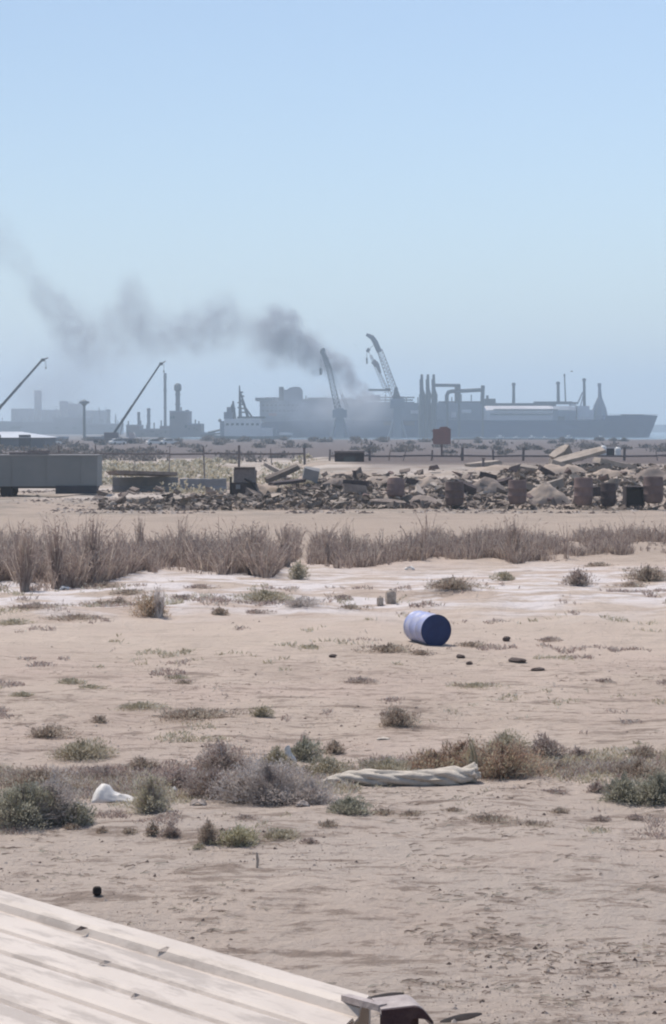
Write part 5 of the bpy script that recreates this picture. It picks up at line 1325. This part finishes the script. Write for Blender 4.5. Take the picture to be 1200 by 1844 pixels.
def smoke_plume():
    Yp = 1165; kx = Yp / F
    X = [(p[0] - CX) * kx for p in PL]; Z = [P(0, p[1], Yp).z for p in PL]; Rr = [p[2] * kx * (1.25 if p[0] < 470 else 1.22) for p in PL]; D = [p[3] * (1.2 if p[0] < 450 else .95) for p in PL]
    m, t, v = vol_nodes('dark_smoke', (.46, .45, .49)); N = t.nodes.new; L = t.links
    tc = N('ShaderNodeTexCoord')
    def ns(scale, det, ro=.6):
        n = N('ShaderNodeTexNoise'); n.inputs['Scale'].default_value = scale; n.inputs['Detail'].default_value = det; n.inputs['Roughness'].default_value = ro; L.new(tc.outputs['Object'], n.inputs['Vector']); return n
    def M2(op, a, b_, c=None):
        n = N('ShaderNodeMath'); n.operation = op
        for i, q in enumerate((a, b_, c)):
            if q is None: continue
            if isinstance(q, (int, float)): n.inputs[i].default_value = q
            else: L.new(q, n.inputs[i])
        return n.outputs[0]
    n1 = ns(.035, 3); sub = N('ShaderNodeVectorMath'); sub.operation = 'SUBTRACT'; L.new(n1.outputs['Color'], sub.inputs[0]); sub.inputs[1].default_value = (.5, .5, .5)
    n1b = ns(.12, 2)
    sc = N('ShaderNodeVectorMath'); sc.operation = 'SCALE'; L.new(sub.outputs[0], sc.inputs[0]); sc.inputs['Scale'].default_value = 17
    ad = N('ShaderNodeVectorMath'); ad.operation = 'ADD'; L.new(tc.outputs['Object'], ad.inputs[0]); L.new(sc.outputs[0], ad.inputs[1])
    sp = N('ShaderNodeSeparateXYZ'); L.new(ad.outputs[0], sp.inputs[0])
    x0, x1 = X[0], X[-1]; xn = M2('DIVIDE', M2('SUBTRACT', sp.outputs['X'], x0), x1 - x0)
    def curve(vals, mn, mx):
        c = N('ShaderNodeFloatCurve'); cu = c.mapping.curves[0]
        pts = [((X[i] - x0) / (x1 - x0), (vals[i] - mn) / (mx - mn)) for i in range(len(X))]
        cu.points[0].location = pts[0]; cu.points[1].location = pts[-1]
        for p_ in pts[1:-1]: cu.points.new(*p_)
        for q_ in cu.points: q_.handle_type = 'AUTO_CLAMPED'
        c.mapping.update(); L.new(xn, c.inputs['Value'])
        return M2('MULTIPLY_ADD', c.outputs[0], mx - mn, mn)
    zc = curve(Z, 0, 140); rr = curve(Rr, 0, 36); dd = curve(D, 0, 1.25)
    dz = M2('DIVIDE', M2('SUBTRACT', sp.outputs['Z'], zc), rr); dy = M2('DIVIDE', sp.outputs['Y'], M2('MULTIPLY', rr, 1.0))
    dist = M2('SQRT', M2('ADD', M2('MULTIPLY', dz, dz), M2('MULTIPLY', dy, dy)), 0)
    mr = N('ShaderNodeMapRange'); mr.interpolation_type = 'SMOOTHSTEP'; mr.inputs[1].default_value = 1.0; mr.inputs[2].default_value = .1; L.new(dist, mr.inputs[0])
    nr = N('ShaderNodeMapRange'); nr.interpolation_type = 'SMOOTHSTEP'; nr.inputs[1].default_value = .34; nr.inputs[2].default_value = .68; nr.inputs[3].default_value = .15; L.new(n1b.outputs['Fac'], nr.inputs[0])
    n3 = ns(.3, 2); nr3 = N('ShaderNodeMapRange'); nr3.inputs[1].default_value = .3; nr3.inputs[2].default_value = .7; nr3.inputs[3].default_value = .5; nr3.inputs[4].default_value = 1.3; L.new(n3.outputs['Fac'], nr3.inputs[0])
    den = M2('MULTIPLY', M2('MULTIPLY', M2('MULTIPLY', mr.outputs[0], nr.outputs[0]), M2('MULTIPLY', dd, nr3.outputs[0])), SMOKE_D)
    L.new(den, v.inputs['Density'])
    m.cycles.volume_step_rate = .35
    b = MB(); n = 12; vs = []
    for i in range(len(PL)):
        r = Rr[i] + 11
        for k in range(n): a = 2 * math.pi * k / n; vs.append((X[i], math.sin(a) * r, max(Z[i] + math.cos(a) * r, 1)))
    fs = [(i * n + k, i * n + (k + 1) % n, (i + 1) * n + (k + 1) % n, (i + 1) * n + k) for i in range(len(PL) - 1) for k in range(n)] + [tuple(range(n)), tuple(range((len(PL) - 1) * n, len(PL) * n))]
    o = b.add(vs, fs).build('smoke_plume', m, None, (0, Yp, 0)); tag(o, 'dark grey smoke plume drifting left from the tanker', 'smoke', kind='stuff')
SMOKE_D = .23
smoke_plume()
def smoke_cloud(px, py, rx, rz, ry, Y, color, dens, label, nscale=.06):
    m, t, v = vol_nodes('pale_smoke', color); N = t.nodes.new; L = t.links; tc = N('ShaderNodeTexCoord')
    ln = N('ShaderNodeVectorMath'); ln.operation = 'LENGTH'; L.new(tc.outputs['Object'], ln.inputs[0])
    mr = N('ShaderNodeMapRange'); mr.interpolation_type = 'SMOOTHSTEP'; mr.inputs[1].default_value = 1.0; mr.inputs[2].default_value = .1; L.new(ln.outputs['Value'], mr.inputs[0])
    mp = N('ShaderNodeMapping'); mp.inputs['Scale'].default_value = (rx * Y / F, ry, rz * Y / F); L.new(tc.outputs['Object'], mp.inputs[0])
    n = N('ShaderNodeTexNoise'); n.inputs['Scale'].default_value = nscale; n.inputs['Detail'].default_value = 3; L.new(mp.outputs[0], n.inputs['Vector'])
    nr = N('ShaderNodeMapRange'); nr.inputs[1].default_value = .38; nr.inputs[2].default_value = .62; nr.inputs[3].default_value = .1; L.new(n.outputs['Fac'], nr.inputs[0])
    a = N('ShaderNodeMath'); a.operation = 'MULTIPLY'; L.new(mr.outputs[0], a.inputs[0]); L.new(nr.outputs[0], a.inputs[1])
    c = N('ShaderNodeMath'); c.operation = 'MULTIPLY'; L.new(a.outputs[0], c.inputs[0]); c.inputs[1].default_value = dens; L.new(c.outputs[0], v.inputs['Density'])
    m.cycles.volume_step_rate = .5
    bm = bmesh.new(); bmesh.ops.create_icosphere(bm, subdivisions=3, radius=1.0); me = bpy.data.meshes.new('smoke_cloud'); bm.to_mesh(me); bm.free(); me.materials.append(m)
    o = bpy.data.objects.new('smoke_cloud', me); C.objects.link(o); o.location = P(px, py, Y); o.scale = (rx * Y / F, ry, rz * Y / F); tag(o, label, 'smoke', kind='stuff')
smoke_cloud(600, 735, 150, 62, 18, 1135, (.86, .87, .92), .10, 'pale low smoke hanging over the tanker deck around the dark crane')
smoke_cloud(110, 690, 180, 110, 40, 1300, (.52, .54, .60), .022, 'thin pale smoke hanging over the far refinery at the left', .022)

def haze():
    m, t, v = vol_nodes('sea_haze', HAZE_C, .35); v.inputs['Density'].default_value = HAZE_D
    b = MB(); b.box((0, 3040, 80), (5900, 6400, 170)); o = b.build('haze', m); tag(o, 'thin bluish sea haze', 'haze', kind='stuff')
HAZE_D = .00046; HAZE_C = (.72, .865, 1.0)
haze()
